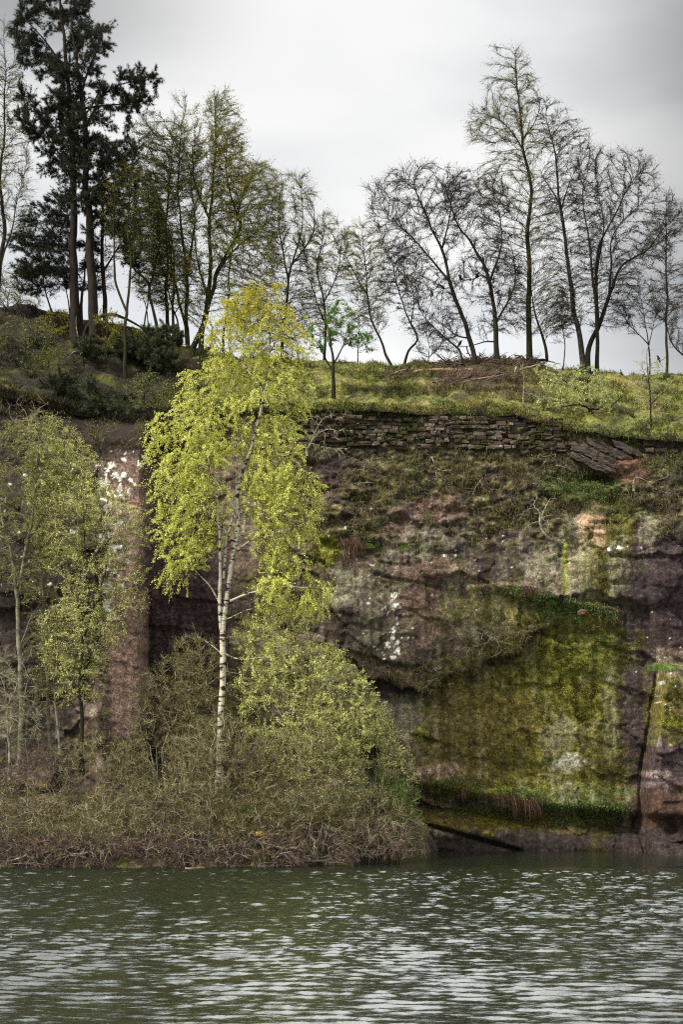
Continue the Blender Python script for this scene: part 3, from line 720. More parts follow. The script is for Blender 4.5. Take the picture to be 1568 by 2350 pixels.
        if needles:
            nt = int(needles['n']); ti = rng.integers(0, m_, nt); c = at_(ti, rng.uniform(0.2, 1, nt))
            k_ = needles.get('k', 12); axn = norm(D[ti] + rng.normal(0, 0.4, (nt, 3)) + np.array((0, 0, 0.25)))
            dn = norm(np.repeat(axn, k_, 0) * 0.75 + norm(rng.normal(0, 1, (nt * k_, 3))))
            cc = np.repeat(c, k_, 0); ln = rng.uniform(*needles['len'], nt * k_)[:, None]
            sd_ = norm(np.cross(dn, rng.normal(0, 1, (nt * k_, 3)))) * needles.get('w', 0.008)
            V = np.stack([cc - sd_, cc + sd_, cc + dn * ln], 1).reshape(-1, 3)
            mats.append(needles['mat']); parts.append((V, [np.arange(nt * k_)[:, None] * 3 + np.arange(3)], len(mats) - 1))
    if parts:
        V, Fs, Ms = join(parts)
        obj('crown', make_mesh(name + '_crown', V, Fs, mats, Ms, smooth=False, origin=b0), rt)
    TREES[seed] = (pos, par, r)
    return rt
# ------------------------------------------------------------------ trees on the hilltop
RG = 'bare trees along the hilltop'
BARE = dict(bark=M['bark_dark'], twig=M['twig_purple'], tw=5.2, tw_r=0.0050, tw_len=(0.22, 0.6), tip=0.0062, trop=(0, 0, 0.16), jit=0.16, inertia=0.8, swell=(1.14, 1.03), spread=0.7, gap=0.3, droop=(0, 0, 0.05), leaf=M['leaf_bud'], leaf_size=(0.03, 0.05))
def bare(label, stems, Y, crown, n, r, seed, **kw):
    n = int(n * 1.45); a = dict(BARE); a.update(leaves=n * 4); a.update(kw); a['leaves'] = int(a['leaves'] * 1.3)
    r *= 0.78
    if a.get('stem_r'): a['stem_r'] = [v * 0.8 for v in a['stem_r']]
    nm = a.pop('name', 'bare_tree')
    return tree(nm, label, a.pop('cat', 'tree'), a.pop('group', RG), stems, Y, crown, n, r, seed=seed, **a)
BIR = dict(name='birch_tree', droop=(0.03, 0, -0.25), tw_len=(0.3, 0.6))
# the tall birch and its neighbours on the right
bare('tallest ridge birch with a straight trunk and narrow wind-swept pointed top', [[(1216, 838), (1215, 700), (1214, 523), (1219, 425), (1204, 350), (1191, 225), (1184, 120)], [(1256, 826), (1249, 773), (1226, 708), (1216, 640)], [(1204, 350), (1165, 290), (1120, 268)], [(1200, 325), (1235, 270), (1240, 240)]], 58.0,
     [[(1150, 620), (1280, 600), (1310, 740), (1250, 790), (1190, 760)], [(1135, 97), (1160, 110), (1188, 92), (1210, 150), (1222, 190), (1240, 232), (1258, 300), (1262, 400), (1270, 500), (1250, 620), (1180, 640), (1130, 600), (1100, 500), (1092, 400), (1130, 370), (1130, 320), (1088, 330), (1082, 270), (1128, 240), (1112, 200), (1138, 150)]], 3400, 0.17, 11, bark=M['bark_moss'], stem_r=[0, 0.09, 0.05, 0.05], leaf=M['leaf_olive'], trop=(0, 0, 0.35), droop=(-0.1, 0, -0.15), depth=0.6, **{k: v for k, v in BIR.items() if k != 'droop'})
bare('leaning pale-barked birch just right of the tallest ridge birch', [[(1342, 862), (1329, 763), (1319, 698), (1304, 598), (1294, 523), (1286, 465), (1274, 350), (1256, 270)], [(1286, 470), (1262, 430), (1240, 400)], [(1288, 480), (1302, 440), (1318, 400)]], 57.6,
     [[(1250, 640), (1345, 610), (1340, 740), (1270, 770)], [(1240, 232), (1272, 232), (1300, 262), (1330, 285), (1350, 320), (1342, 420), (1330, 520), (1340, 610), (1270, 640), (1240, 540), (1250, 420), (1244, 320)]], 2200, 0.16, 12, bark=M['bark_birch_dark'], leaf=M['leaf_bud'], stem_r=[0, 0.06, 0.06], **BIR)
bare('broad many-stemmed bare tree with spreading limbs at the right of the ridge', [[(1349, 850), (1352, 800), (1374, 748), (1399, 673), (1424, 613), (1484, 573), (1519, 523)], [(1370, 858), (1369, 723), (1359, 623), (1349, 523), (1339, 430)], [(1374, 745), (1366, 650), (1374, 575), (1404, 510), (1440, 430), (1469, 395)], [(1399, 673), (1405, 610), (1410, 540), (1470, 470)], [(1366, 640), (1384, 540), (1372, 440)]], 58.2,
     [[(1325, 390), (1345, 340), (1366, 330), (1400, 365), (1440, 362), (1490, 362), (1502, 400), (1498, 440), (1550, 480), (1560, 520), (1540, 570), (1480, 600), (1450, 640), (1400, 640), (1340, 600), (1330, 500)], [(1330, 620), (1470, 610), (1450, 740), (1360, 780)]], 3000, 0.15, 13, stem_r=[0, 0.12, 0.10, 0.07, 0.07])
bare('slender bare tree by the right edge with a crow low beside its trunk', [[(1531, 890), (1530, 780), (1529, 673), (1529, 523), (1528, 445)], ((1531, 812), (1522, 822), (1508, 829))], 57.8,
     [(1528, 440), (1560, 470), (1580, 560), (1575, 700), (1540, 760), (1500, 730), (1480, 620), (1490, 520)], 1000, 0.085, 14, tw_r=0.005, stem_r=[0, 0.02])
bare('dark tree with a low limb bending in at the right border', [[(1640, 900), (1610, 840), (1568, 815), (1540, 785), (1530, 740)], [(1610, 840), (1630, 700), (1640, 560)]], 57.0, [(1545, 640), (1600, 560), (1680, 540), (1680, 760), (1600, 800), (1540, 790)], 700, 0.10, 15)
bare('small twiggy tree left of the slender tree by the right edge', [[(1490, 872), (1489, 800), (1476, 723), (1470, 680)], [(1488, 790), (1440, 740), (1420, 700)], [(1489, 800), (1505, 720)]], 58.6, [(1420, 650), (1470, 630), (1512, 660), (1520, 740), (1490, 800), (1430, 780), (1408, 720)], 700, 0.055, 16, leaves=900)
bare('leaning bare tree with a low forked limb and crows in its branches', [((1096, 876), (1084, 803), (1059, 723), (1034, 648), (1014, 573), (989, 523), (964, 460), (948, 420)), ((1088, 850), (1069, 838), (1055, 802), (1030, 782), (1004, 758), (970, 722), (958, 700)), ((1020, 663), (1004, 660), (990, 676)), [(1034, 648), (960, 560), (900, 500)], [(1014, 573), (1034, 500), (1040, 430)], [(1075, 775), (1040, 765), (1000, 735)]], 57.2,
     [[(935, 640), (1060, 620), (1085, 760), (1010, 795), (930, 745)], [(846, 440), (880, 420), (905, 400), (940, 385), (985, 370), (1010, 400), (1040, 400), (1070, 430), (1060, 500), (1040, 580), (1000, 620), (950, 640), (905, 600), (860, 520)]], 2500, 0.15, 17, stem_r=[0, 0.075, 0.02, 0.07, 0.06, 0.05])
bare('dark bare tree between the leaning crow tree and the tallest ridge birch', [((1141, 822), (1136, 723), (1124, 648), (1090, 573), (1070, 540), (1054, 523), (1030, 450), (1024, 425)), ((1121, 642), (1108, 632), (1095, 637), (1070, 640), (1055, 645), (1040, 655)), ((1136, 735), (1142, 690), (1141, 676)), [(1124, 648), (1150, 560), (1140, 470)], [(1137, 745), (1180, 660), (1172, 560)], ((1140, 785), (1110, 784), (1088, 790), (1055, 793), (1030, 792))], 57.5,
     [[(1060, 600), (1195, 600), (1205, 750), (1110, 775)], [(1010, 420), (1040, 400), (1070, 395), (1100, 430), (1130, 400), (1160, 440), (1180, 560), (1190, 660), (1150, 720), (1100, 640), (1060, 590), (1040, 500)]], 2300, 0.14, 18, stem_r=[0, 0.04, 0.02, 0.07, 0.07, 0.045])
bare('crooked thin tree with a kinked trunk, left of the crow tree', [[(926, 846), (938, 805), (956, 778), (944, 745), (939, 738), (924, 698), (905, 640), (899, 600)], [(944, 748), (950, 700), (945, 650)]], 58.8, [(870, 590), (900, 560), (940, 570), (970, 620), (965, 700), (930, 730), (890, 690), (870, 640)], 1000, 0.075, 19, stem_r=[0, 0.045])
bare('curved thin tree leaning left beside the kinked one', [[(903, 846), (884, 812), (879, 798), (849, 723), (841, 623), (834, 548), (836, 520)], [(845, 680), (800, 600), (795, 560)]], 58.9, [[(790, 640), (880, 650), (890, 760), (810, 740)], [(790, 530), (830, 505), (870, 520), (895, 580), (890, 660), (850, 700), (800, 660), (780, 600)]], 1600, 0.075, 20, stem_r=[0, 0.045], leaf=M['leaf_olive'])
bare('small pale bare birch behind the green-leaved hawthorn', [[(822, 842), (826, 740), (828, 690)]], 59.3, [(800, 700), (828, 660), (860, 700), (862, 800), (826, 820), (800, 790)], 350, 0.035, 21, bark=M['bark_birch_dark'], name='birch_tree', leaf=M['leaf_olive'], leaves=900)
bare('twiggy bare tree behind the hawthorn, its round crown above it', [[(744, 846), (745, 760), (742, 690), (730, 610), (745, 520)], [(744, 740), (715, 650), (700, 590)], [(742, 700), (775, 620), (778, 560)]], 58.9, [[(690, 680), (780, 690), (790, 780), (700, 780)], [(690, 540), (720, 500), (765, 490), (795, 530), (800, 640), (770, 700), (720, 690), (690, 620)]], 1700, 0.085, 22, stem_r=[0, .05, .05], leaf=M['leaf_olive'])
bare('grey twiggy tree with a domed crown rising behind the yellow birch', [[(648, 850), (650, 760), (660, 663), (665, 623), (695, 523), (690, 430)], [(662, 640), (640, 540), (640, 470)], [(668, 610), (720, 540), (722, 470)]], 58.6, [[(600, 600), (720, 580), (740, 700), (690, 760), (610, 740)], [(610, 440), (640, 410), (672, 392), (715, 412), (735, 450), (738, 520), (720, 590), (690, 630), (640, 620), (612, 540)]], 2100, 0.10, 23, stem_r=[0, .06, .06], leaf=M['leaf_olive'])
# budding group in the middle left
BUD = dict(bark=M['bark_moss'], twig=M['twig_olive'], leaf=M['leaf_olive'], tw=6.5, leaf_size=(0.032, 0.06), group='budding trees beside the pines')
bare('budding tree whose leaning trunk forks, rightmost of the budding group', [[(462, 812), (466, 748), (492, 663), (500, 623), (550, 523), (546, 480), (575, 400)], [(500, 623), (540, 570), (600, 520)], [(545, 500), (520, 420), (520, 340)]], 57.2,
     [[(490, 560), (600, 540), (640, 600), (600, 720), (520, 740)], [(490, 300), (530, 290), (556, 310), (600, 372), (630, 405), (640, 470), (620, 560), (580, 600), (540, 600), (500, 520), (490, 400)]], 2700, 0.16, 24, leaves=25500, stem_r=[0, .08, .07], **BUD)
bare('budding tree with a straight upright trunk and a windblown bare tip', [[(438, 818), (440, 803), (478, 698), (482, 523), (480, 500), (498, 350), (492, 235)], [(480, 500), (450, 420), (440, 330)], [(480, 690), (450, 600), (440, 500)]], 57.4,
     [[(430, 540), (500, 540), (490, 700), (430, 740), (400, 650)], [(480, 215), (515, 212), (540, 240), (550, 300), (560, 400), (540, 500), (480, 560), (430, 520), (430, 420), (455, 330), (470, 260)]], 2600, 0.16, 25, leaves=18700, stem_r=[0, .08, .08], **BUD)
bare('many-stemmed budding tree, left of the windblown one', [[(432, 815), (430, 753), (428, 598), (414, 523), (408, 420), (414, 300)], [(430, 760), (400, 640), (392, 560), (360, 440)], [(428, 640), (445, 520), (436, 400)]], 57.9,
     [[(340, 540), (440, 560), (430, 720), (380, 740), (330, 650)], [(330, 330), (370, 260), (400, 222), (436, 222), (450, 280), (460, 400), (450, 520), (400, 580), (350, 540), (330, 430)]], 2600, 0.13, 26, leaves=18700, stem_r=[0, .09, .08], **BUD)
bare('twin-trunked budding tree between the pines and the many-stemmed one', [[(387, 800), (385, 738), (382, 600), (383, 450), (400, 325)], [(398, 800), (396, 700), (394, 560), (360, 450)]], 58.2, [[(300, 560), (400, 540), (410, 680), (330, 720)], [(310, 290), (350, 262), (390, 250), (420, 300), (420, 430), (400, 540), (350, 560), (310, 480), (300, 380)]], 2000, 0.12, 27, leaves=13600, stem_r=[0, .09], **BUD)
bare('bent budding tree with a trunk curving left above the arched pine limb', [[(364, 775), (358, 738), (345, 673), (345, 648), (322, 625), (305, 610), (300, 540), (320, 440)], [(345, 650), (370, 560), (380, 500)]], 57.5, [(270, 480), (310, 420), (360, 440), (380, 520), (360, 600), (310, 620), (280, 580)], 1100, 0.095, 28, leaves=8840, stem_r=[0, .05], **BUD)
bare('dark mossy trunk with a forked foot on the mound below the arched limb', [[(288, 872), (287, 800), (290, 743), (302, 608), (295, 523), (300, 400)], [(292, 720), (262, 640), (262, 523), (270, 420)], [(300, 640), (330, 600), (350, 560)]], 54.6, [(240, 420), (280, 380), (330, 400), (345, 500), (320, 600), (260, 600), (238, 520)], 900, 0.10, 29, leaves=1500, stem_r=[0, .08, .04], **BUD)
bare('straight slender birch seen against the sky beside the yellow birch', [[(510, 835), (515, 760), (525, 663), (540, 523), (562, 430)]], 58.9, [(540, 380), (590, 360), (640, 430), (640, 560), (590, 640), (550, 600), (530, 480)], 1000, 0.085, 30, bark=M['bark_birch_dark'], name='birch_tree', leaves=2200, leaf=M['leaf_olive'], twig=M['twig_olive'], group='budding trees beside the pines')
bare('thin dark tree behind the left pine trunk, bending left', [[(125, 742), (120, 715), (105, 660), (100, 610), (118, 540)], [(160, 735), (152, 660), (140, 600)]], 59.5, [(60, 560), (110, 480), (160, 520), (170, 640), (120, 690), (60, 660)], 900, 0.06, 31, stem_r=[0, .05])
bare('fine-twigged birch at the left border, half out of frame', [[(-8, 740), (0, 620), (8, 540), (4, 420), (10, 300), (15, 160)], [(4, 600), (30, 500), (50, 420)], [(6, 480), (-40, 380)]], 58.0, [(-60, 120), (0, 45), (30, 60), (50, 140), (62, 300), (70, 430), (60, 540), (20, 560), (-60, 500)], 2000, 0.15, 32, stem_r=[0, .06, .06], leaf=M['leaf_olive'], **BIR)
bare('low tangled thicket tree behind the mound at the left border', [[(20, 735), (18, 690), (10, 650)], [(20, 720), (50, 680), (60, 650)]], 60.5, [(-30, 640), (20, 610), (70, 650), (90, 700), (40, 725), (-30, 715)], 700, 0.05, 33, leaf=M['leaf_olive'])

bare('low grey thicket on the skyline between the straight slender birch and the domed crown', [[(600, 850), (600, 800), (590, 760)], [(602, 840), (640, 780), (650, 740)], [(598, 840), (560, 780), (550, 750)]], 59.2, [(530, 740), (590, 690), (660, 700), (690, 760), (680, 825), (540, 825)], 900, 0.04, 34, leaf=M['leaf_olive'], stem_r=[0, .03, .03])
bare('small bare sapling between the tallest ridge birch and the leaning pale-barked one', [[(1292, 870), (1294, 790), (1290, 720), (1294, 680)]], 58.9, [(1265, 700), (1292, 660), (1318, 710), (1312, 800), (1275, 800)], 400, 0.04, 35)
bare('low twiggy tree under the crooked kinked one, at the skyline', [[(980, 850), (986, 800), (980, 760)], [(984, 820), (1010, 790), (1020, 760)]], 59.2, [(950, 770), (990, 730), (1040, 750), (1050, 810), (960, 820)], 420, 0.035, 36, stem_r=[0, .025])

for k_, (lb, st, cr, sd_) in enumerate([('olive-leaved undergrowth bush between the feet of the two tall pines and the mossy trunk', [(245, 830), (243, 790), (240, 750)], [(205, 720), (250, 700), (285, 730), (290, 800), (260, 840), (215, 830)], 37), ('olive-leaved undergrowth bush on the mound left of the reddish pine trunk', [(110, 760), (112, 740), (112, 725)], [(70, 730), (110, 700), (160, 720), (165, 770), (110, 780), (75, 765)], 38), ('olive-leaved undergrowth bush behind the end of the arched limb', [(350, 840), (348, 800), (345, 760)], [(310, 760), (350, 730), (420, 760), (440, 820), (400, 850), (320, 840)], 39)]):
    tree('elder_bush', lb, 'bush', 'undergrowth bushes on the mound', [st], ground_at(*st[0]), cr, 420, 0.03, M['bark_dark'], M['twig_olive'], sd_, tw=2.5, leaf=M['leaf_olive'], leaves=2400, leaf_size=(0.03, 0.06), gap=0.4, maxd=1.0)
bare('thin dark trunk rising between the two tall pines and the thinner pine behind', [[(206, 770), (208, 700), (214, 600), (210, 500)], [(208, 700), (228, 620), (240, 560)]], 58.6, [(190, 620), (220, 520), (255, 560), (260, 660), (210, 700)], 420, 0.055, 132, stem_r=[0, .04])
bare('thin leaning trunk just left of the many-stemmed budding tree', [[(415, 815), (408, 750), (385, 660), (370, 580), (372, 500)], [(400, 720), (430, 660), (450, 620)]], 58.4, [(340, 560), (400, 520), (440, 600), (430, 700), (370, 700)], 520, 0.06, 133, stem_r=[0, .04], leaf=M['leaf_olive'])
bare('pair of thin crossing stems right of the bent budding tree', [[(330, 775), (336, 700), (352, 620), (350, 540)], [(346, 780), (336, 700), (318, 640)]], 58.8, [(300, 600), (350, 540), (380, 600), (370, 700), (310, 690)], 420, 0.05, 134, stem_r=[0, .045], leaf=M['leaf_olive'])
for k_, (lb, st, cr) in enumerate([('dark leafless bush on the open top of the mound near the left border', [(60, 790), (62, 760), (60, 735)], [(15, 750), (60, 720), (115, 745), (110, 800), (20, 805)]), ('dark leafless bush low on the mound above the grey thorn bush', [(110, 850), (108, 820), (112, 800)], [(50, 820), (110, 790), (165, 815), (160, 860), (60, 865)]), ('brown leafless bush on the mound right of the mossy forked trunk', [(330, 915), (332, 890), (328, 870)], [(290, 880), (335, 855), (390, 880), (395, 925), (300, 930)]), ('dark leafless bush at the cliff edge below the drooping pine bush', [(400, 950), (402, 925), (395, 900)], [(345, 920), (400, 890), (440, 920), (430, 960), (350, 960)])]):
    bare(lb, [st], ground_at(*st[0]) if st[0][1] < 900 else YE + 0.4, cr, 330, 0.03, 140 + k_, name='leafless_bush', cat='bush', group='leafless bushes on the mound', maxd=0.8, trop=(0, 0, 0), twig=M['twig_olive'], leaf=M['leaf_dull'])
# green-leaved hawthorn on the wall top
yh = ground_at(765, 915)
tree('hawthorn_tree', 'small hawthorn with bright green leaves standing on the wall top', 'tree', None, [[(765, 918), (764, 870), (766, 823), (757, 760), (745, 720)], [(765, 835), (790, 790), (800, 740)], [(764, 850), (735, 800), (715, 770)]], yh,
     [(706, 740), (740, 690), (775, 670), (805, 690), (830, 740), (858, 770), (850, 815), (800, 830), (760, 800), (716, 806)], 900, 0.085, M['bark_dark'], M['twig_purple'], 40, tw=2.2, tw_len=(0.15, 0.32), leaf=M['leaf_green'], leaves=8000, leaf_size=(0.035, 0.06), stem_r=[0, .04, .04], gap=0.5)

# pines
ND = dict(bark=M['bark_pine'], twig=M['twig_purple'], tw=4.5, tw_len=(0.18, 0.45), droop=(0, 0, 0.25), group='dark pines on the left mound', thin=0.04, gap=0.5, gfr=1.0, step=0.2, dk=0.36)
def pine(label, stems, Y, crown, n, r, seed, nt, mat_='needle', **kw):
    a = dict(ND); a.update(kw); a.setdefault('needles', dict(n=int(nt * 2.6), k=8, len=(0.07, 0.16), w=0.0065, mat=M[mat_]))
    g = a.pop('group'); nm = a.pop('name', 'pine_tree')
    return tree(nm, label, a.pop('cat', 'tree'), g, stems, Y, crown, n, r, a.pop('bark'), a.pop('twig'), seed, **a)
ya, yb_ = ground_at(172, 785), ground_at(220, 806)
pine('tall pine with a reddish trunk and a long arched broken limb', [[(172, 785), (171, 700), (170, 523), (168, 400), (165, 300), (152, 160), (140, 40), (132, -60)],
     [(190, 778), (200, 752), (222, 732), (258, 724), (295, 734), (325, 748), (345, 770), (372, 795)], [(169, 420), (120, 330), (70, 280)], [(165, 300), (215, 230), (236, 170)], [(152, 160), (90, 80), (50, 40)], [(185, 778), (188, 700), (195, 600), (200, 560)]], ya,
     [[(40, 20), (90, -40), (150, -80), (200, -20), (215, 60), (180, 140), (150, 190), (90, 190), (40, 150), (22, 80)], [(30, 200), (110, 170), (160, 230), (170, 330), (150, 420), (90, 400), (60, 320), (10, 290)], [(20, 560), (60, 480), (150, 440), (160, 540), (130, 640), (60, 650), (22, 620)]],
     2600, 0.22, 41, 11000, stem_r=[0, .10, .06, .06, .06, .09])
pine('tall dark pine, its crown reaching out to the right in layered shelves', [[(220, 806), (214, 720), (207, 573), (195, 325), (186, 225), (176, 140), (160, 30)], [(200, 440), (255, 410), (300, 400)], [(193, 300), (240, 215), (300, 190), (345, 185)], [(190, 250), (250, 245), (330, 240)], [(186, 220), (220, 120), (238, 60)]], yb_,
     [[(170, 20), (215, -10), (250, 40), (258, 100), (240, 130), (190, 150), (165, 100)], [(230, 150), (280, 135), (270, 165), (330, 165), (372, 165), (368, 210), (340, 215), (360, 250), (300, 262), (240, 240), (200, 200)], [(200, 260), (260, 260), (320, 330), (335, 350), (300, 380), (345, 420), (300, 450), (220, 440), (200, 350)], [(140, 430), (230, 420), (300, 470), (310, 520), (250, 560), (180, 540)], [(110, 150), (230, 150), (260, 280), (240, 420), (150, 420), (120, 300)]],
     2800, 0.23, 42, 11500, stem_r=[0, .07, .07, .06, .06])
yp3 = ground_at(250, 765, 57.5)
pine('thinner pine behind the two tall ones with a ragged low crown', [[(252, 780), (240, 720), (238, 523), (236, 420), (234, 350)], [(238, 500), (270, 430), (290, 400)], [(240, 620), (280, 560), (320, 540)]], yp3,
     [[(215, 350), (260, 330), (300, 380), (305, 450), (260, 500), (215, 470)], [(250, 520), (320, 500), (345, 560), (330, 620), (270, 610)], [(20, 600), (80, 550), (120, 620), (80, 690), (30, 680)]], 800, 0.12, 43, 4200, stem_r=[0, .05, .05])
# low pine sprays on the mound: the foliage of the arched limb and of three seedlings
yq = ground_at(385, 860)
pine('drooping grey-green pine bush under the end of the arched limb', [[(395, 890), (385, 840), (378, 800), (372, 775)], [(385, 850), (350, 800), (330, 780)], [(388, 860), (412, 800), (408, 770)]], yq,
     [(325, 770), (370, 738), (412, 745), (420, 800), (412, 860), (380, 880), (350, 850), (320, 830)], 700, 0.05, 44, 3600, 'needle_grey', name='pine_bush', cat='bush', group='low pine bushes on the mound', gap=0.55, gfr=1.6)
for k_, (lb, st, cr, nn_, sd_) in enumerate([
    ('low grey-green pine bush by the mossy forked trunk', [(300, 840), (290, 800), (285, 780)], [(250, 790), (290, 760), (330, 790), (330, 830), (280, 850), (245, 830)], 320, 45),
    ('low pine bush hanging over the cliff edge left of the broken pale branch', [(130, 900), (125, 880), (130, 865)], [(82, 880), (110, 862), (150, 866), (175, 890), (150, 912), (100, 912)], 330, 46),
    ('low pine bush hanging over the cliff edge below the pale broken branch', [(235, 940), (225, 910), (215, 890)], [(165, 895), (210, 865), (270, 880), (320, 930), (330, 960), (270, 965), (230, 940), (180, 960), (150, 930)], 600, 47),
    ('small grey pine spray in front of the left pine trunk', [(190, 840), (188, 810), (190, 795)], [(150, 790), (200, 765), (240, 790), (230, 825), (180, 830)], 260, 48)]):
    yy = ground_at(*st[0]) if st[0][1] < 895 else YE + 0.3
    pine(lb, [st], yy, cr, nn_, 0.035, sd_, nn_ * 4, 'needle_grey', name='pine_bush', cat='bush', group='low pine bushes on the mound', maxd=0.9, gap=0.5, gfr=2.0)
def dead(label, stems, Y, crown, n, r, seed, twig='twig_pale', **kw):
    a = dict(tw=2.0, tw_len=(0.12, 0.3), tw_r=0.006, thin=0.03, gap=0.3, trop=(0, 0, 0), wander=0.2, name='dead_branch', cat='branch', group=None); a.update(kw)
    nm, ct, gp = a.pop('name'), a.pop('cat'), a.pop('group')
    return tree(nm, label, ct, gp, stems, Y, crown, n, r, a.pop('bark', M['bark_shrub']), M[twig], seed, **a)
dead('pale broken branch hanging down the mound in front of the pine trunks', [[(180, 798), (178, 775), (174, 750), (174, 725)], [(180, 795), (200, 815), (215, 830), (232, 860), (231, 892)], [(232, 862), (250, 880), (262, 900)], [(215, 828), (180, 805), (155, 825), (142, 860)]], ground_at(180, 800) - 0.6, [(140, 790), (240, 800), (280, 900), (220, 880), (150, 860)], 120, 0.035, 50, stem_r=[0, .035, .02, .03], sink=0.02)
dead('grey dead thorn bush with drooping twigs at the left cliff edge', [[(72, 1030), (68, 985), (60, 945), (40, 925)], [(68, 985), (85, 945), (110, 925)], [(70, 1000), (30, 960), (20, 930)]], 50.6, [(15, 920), (60, 900), (115, 915), (112, 960), (70, 990), (20, 970)], 320, 0.035, 51, name='thorn_bush', cat='bush', twig='twig_mauve', droop=(0, 0, -0.5), tw=3)
yw = cliff_y(1284, 1240)
dead('bare crooked bush rooted in the rock face, its trunk curling up to the left', [[(1286, 1241), (1268, 1238), (1250, 1222), (1242, 1200), (1243, 1180), (1230, 1165), (1205, 1170)], [(1244, 1190), (1255, 1160), (1262, 1140)], [(1240, 1195), (1215, 1205), (1200, 1225)], [(1262, 1232), (1258, 1200), (1280, 1190)]], yw - 0.25, [(1180, 1160), (1215, 1140), (1262, 1128), (1292, 1150), (1295, 1200), (1250, 1225), (1200, 1240), (1175, 1210)], 380, 0.06, 52, name='thorn_bush', cat='bush', bark=M['bark_shrub'], stem_r=[0, .03, .03, .02], sink=0.0)
dead('pale bare bush spreading over the left end of the stone wall', [[(705, 1030), (720, 1000), (750, 985), (775, 990)], [(720, 1000), (745, 960), (770, 955)], [(712, 1015), (750, 1025), (790, 1030)]], cliff_y(710, 1010) - 0.35, [(695, 960), (740, 945), (790, 965), (815, 1010), (795, 1050), (740, 1060), (700, 1030)], 800, 0.04, 53, name='thorn_bush', cat='bush', tw=2.6)
dead('grey leafless bush under the tilted slabs at the right', [[(1455, 1110), (1462, 1095), (1480, 1100), (1500, 1130)], [(1462, 1095), (1440, 1105), (1425, 1130)], [(1500, 1120), (1530, 1130), (1556, 1160)], [(1460, 1095), (1452, 1140), (1440, 1180)]], cliff_y(1460, 1105) - 0.3, [(1420, 1085), (1480, 1080), (1560, 1080), (1568, 1160), (1500, 1165), (1440, 1190), (1415, 1130)], 360, 0.035, 54, name='thorn_bush', cat='bush', twig='twig_mauve')
for k_, (lb, st_, cr_, tg) in enumerate([
    ('thin brown scrub hanging below the left part of the stone wall', [(850, 1070), (845, 1055), (835, 1075), (825, 1110)], [(800, 1045), (880, 1040), (900, 1090), (860, 1130), (800, 1120)], 'twig_brown'),
    ('wispy straw-coloured scrub under the middle of the stone wall', [(985, 1060), (990, 1048), (1000, 1070), (1005, 1100)], [(940, 1040), (1040, 1040), (1050, 1090), (1000, 1120), (940, 1100)], 'twig_brown'),
    ('mauve-brown scrub on the soil slope above the purple rock', [(1110, 1110), (1108, 1095), (1095, 1110), (1080, 1140)], [(1060, 1080), (1150, 1080), (1160, 1140), (1100, 1160), (1060, 1150)], 'twig_mauve'),
    ('olive scrub tumbling from the right end of the long stone wall', [(1235, 1050), (1240, 1040), (1250, 1070), (1250, 1110)], [(1200, 1035), (1290, 1040), (1300, 1100), (1250, 1130), (1200, 1110)], 'twig_brown'),
    ('dark tangled scrub above the red-brown bracken right of the birch', [(830, 1180), (828, 1165), (815, 1180), (805, 1210)], [(770, 1150), (860, 1150), (880, 1200), (820, 1230), (770, 1220)], 'twig_mauve'),
    ('tangled scrub hanging from the lip of the dark diagonal ledge', [(985, 1520), (990, 1510), (1000, 1530), (1005, 1565)], [(930, 1500), (1060, 1490), (1100, 1520), (1010, 1590), (930, 1580)], 'twig_brown'),
    ('leafless scrub on the ledge under the pale olive rock', [(1120, 1475), (1125, 1462), (1140, 1470), (1160, 1495)], [(1030, 1440), (1200, 1440), (1210, 1490), (1110, 1510), (1030, 1490)], 'twig_brown')]):
    dead(lb, [st_], cliff_y(*st_[0]) - 0.2, cr_, 300, 0.02, 150 + k_, name='scrub_bush', cat='bush', group='scrub on the quarry face', twig=tg, droop=(0, -0.1, -0.35), tw=3.5, tw_len=(0.12, 0.4), tw_r=0.005, sink=0.0, maxd=0.5, thin=0.02, leaf=M['leaf_dull'], leaves=260, leaf_size=(0.025, 0.05))
dead('pale thin dead sapling hanging over the middle of the stone wall', [[(1185, 842), (1180, 870), (1170, 890), (1168, 915)], [(1180, 870), (1168, 860)]], ground_at(1185, 850) - 0.3, [], 0, 0.03, 55, tw=8, sink=0.0, stem_r=[0, .018])
dead('pale upright stick standing on the turf above the stone wall', [[(1204, 948), (1203, 920), (1200, 870), (1196, 842)], [(1202, 900), (1220, 905), (1240, 920)]], YE + 0.05, [], 0, 0.025, 56, tw=5, stem_r=[0, .014])
# leafy sallow leaning over the slope on the right
ys1 = ground_at(1358, 945)
tree('sallow_bush', 'leaning sallow with pale yellow leaf buds on the grass slope right of the wall', 'bush', None, [[(1360, 958), (1352, 930), (1344, 905), (1310, 880), (1284, 862)], [(1352, 935), (1320, 930), (1270, 940), (1230, 955)], [(1354, 938), (1385, 940), (1415, 925), (1440, 905)], [(1346, 910), (1350, 870), (1362, 850)], [(1330, 925), (1310, 960), (1300, 1000)], [(1310, 880), (1270, 880), (1225, 850)]], ys1 - 0.2,
     [[(1205, 850), (1260, 830), (1300, 850), (1380, 850), (1420, 890), (1400, 930), (1330, 950), (1315, 1010), (1290, 1030), (1260, 980), (1215, 980), (1205, 920)]], 1700, 0.075, M['bark_dark'], M['twig_pale'], 60, tw=2.0, tw_len=(0.15, 0.35), droop=(0, 0, -0.3), leaf=M['leaf_willow'], leaves=9500, leaf_size=(0.045, 0.075), stem_r=[0, .04, .05, .03, .03, .03], gap=0.45, trop=(0, 0, 0))
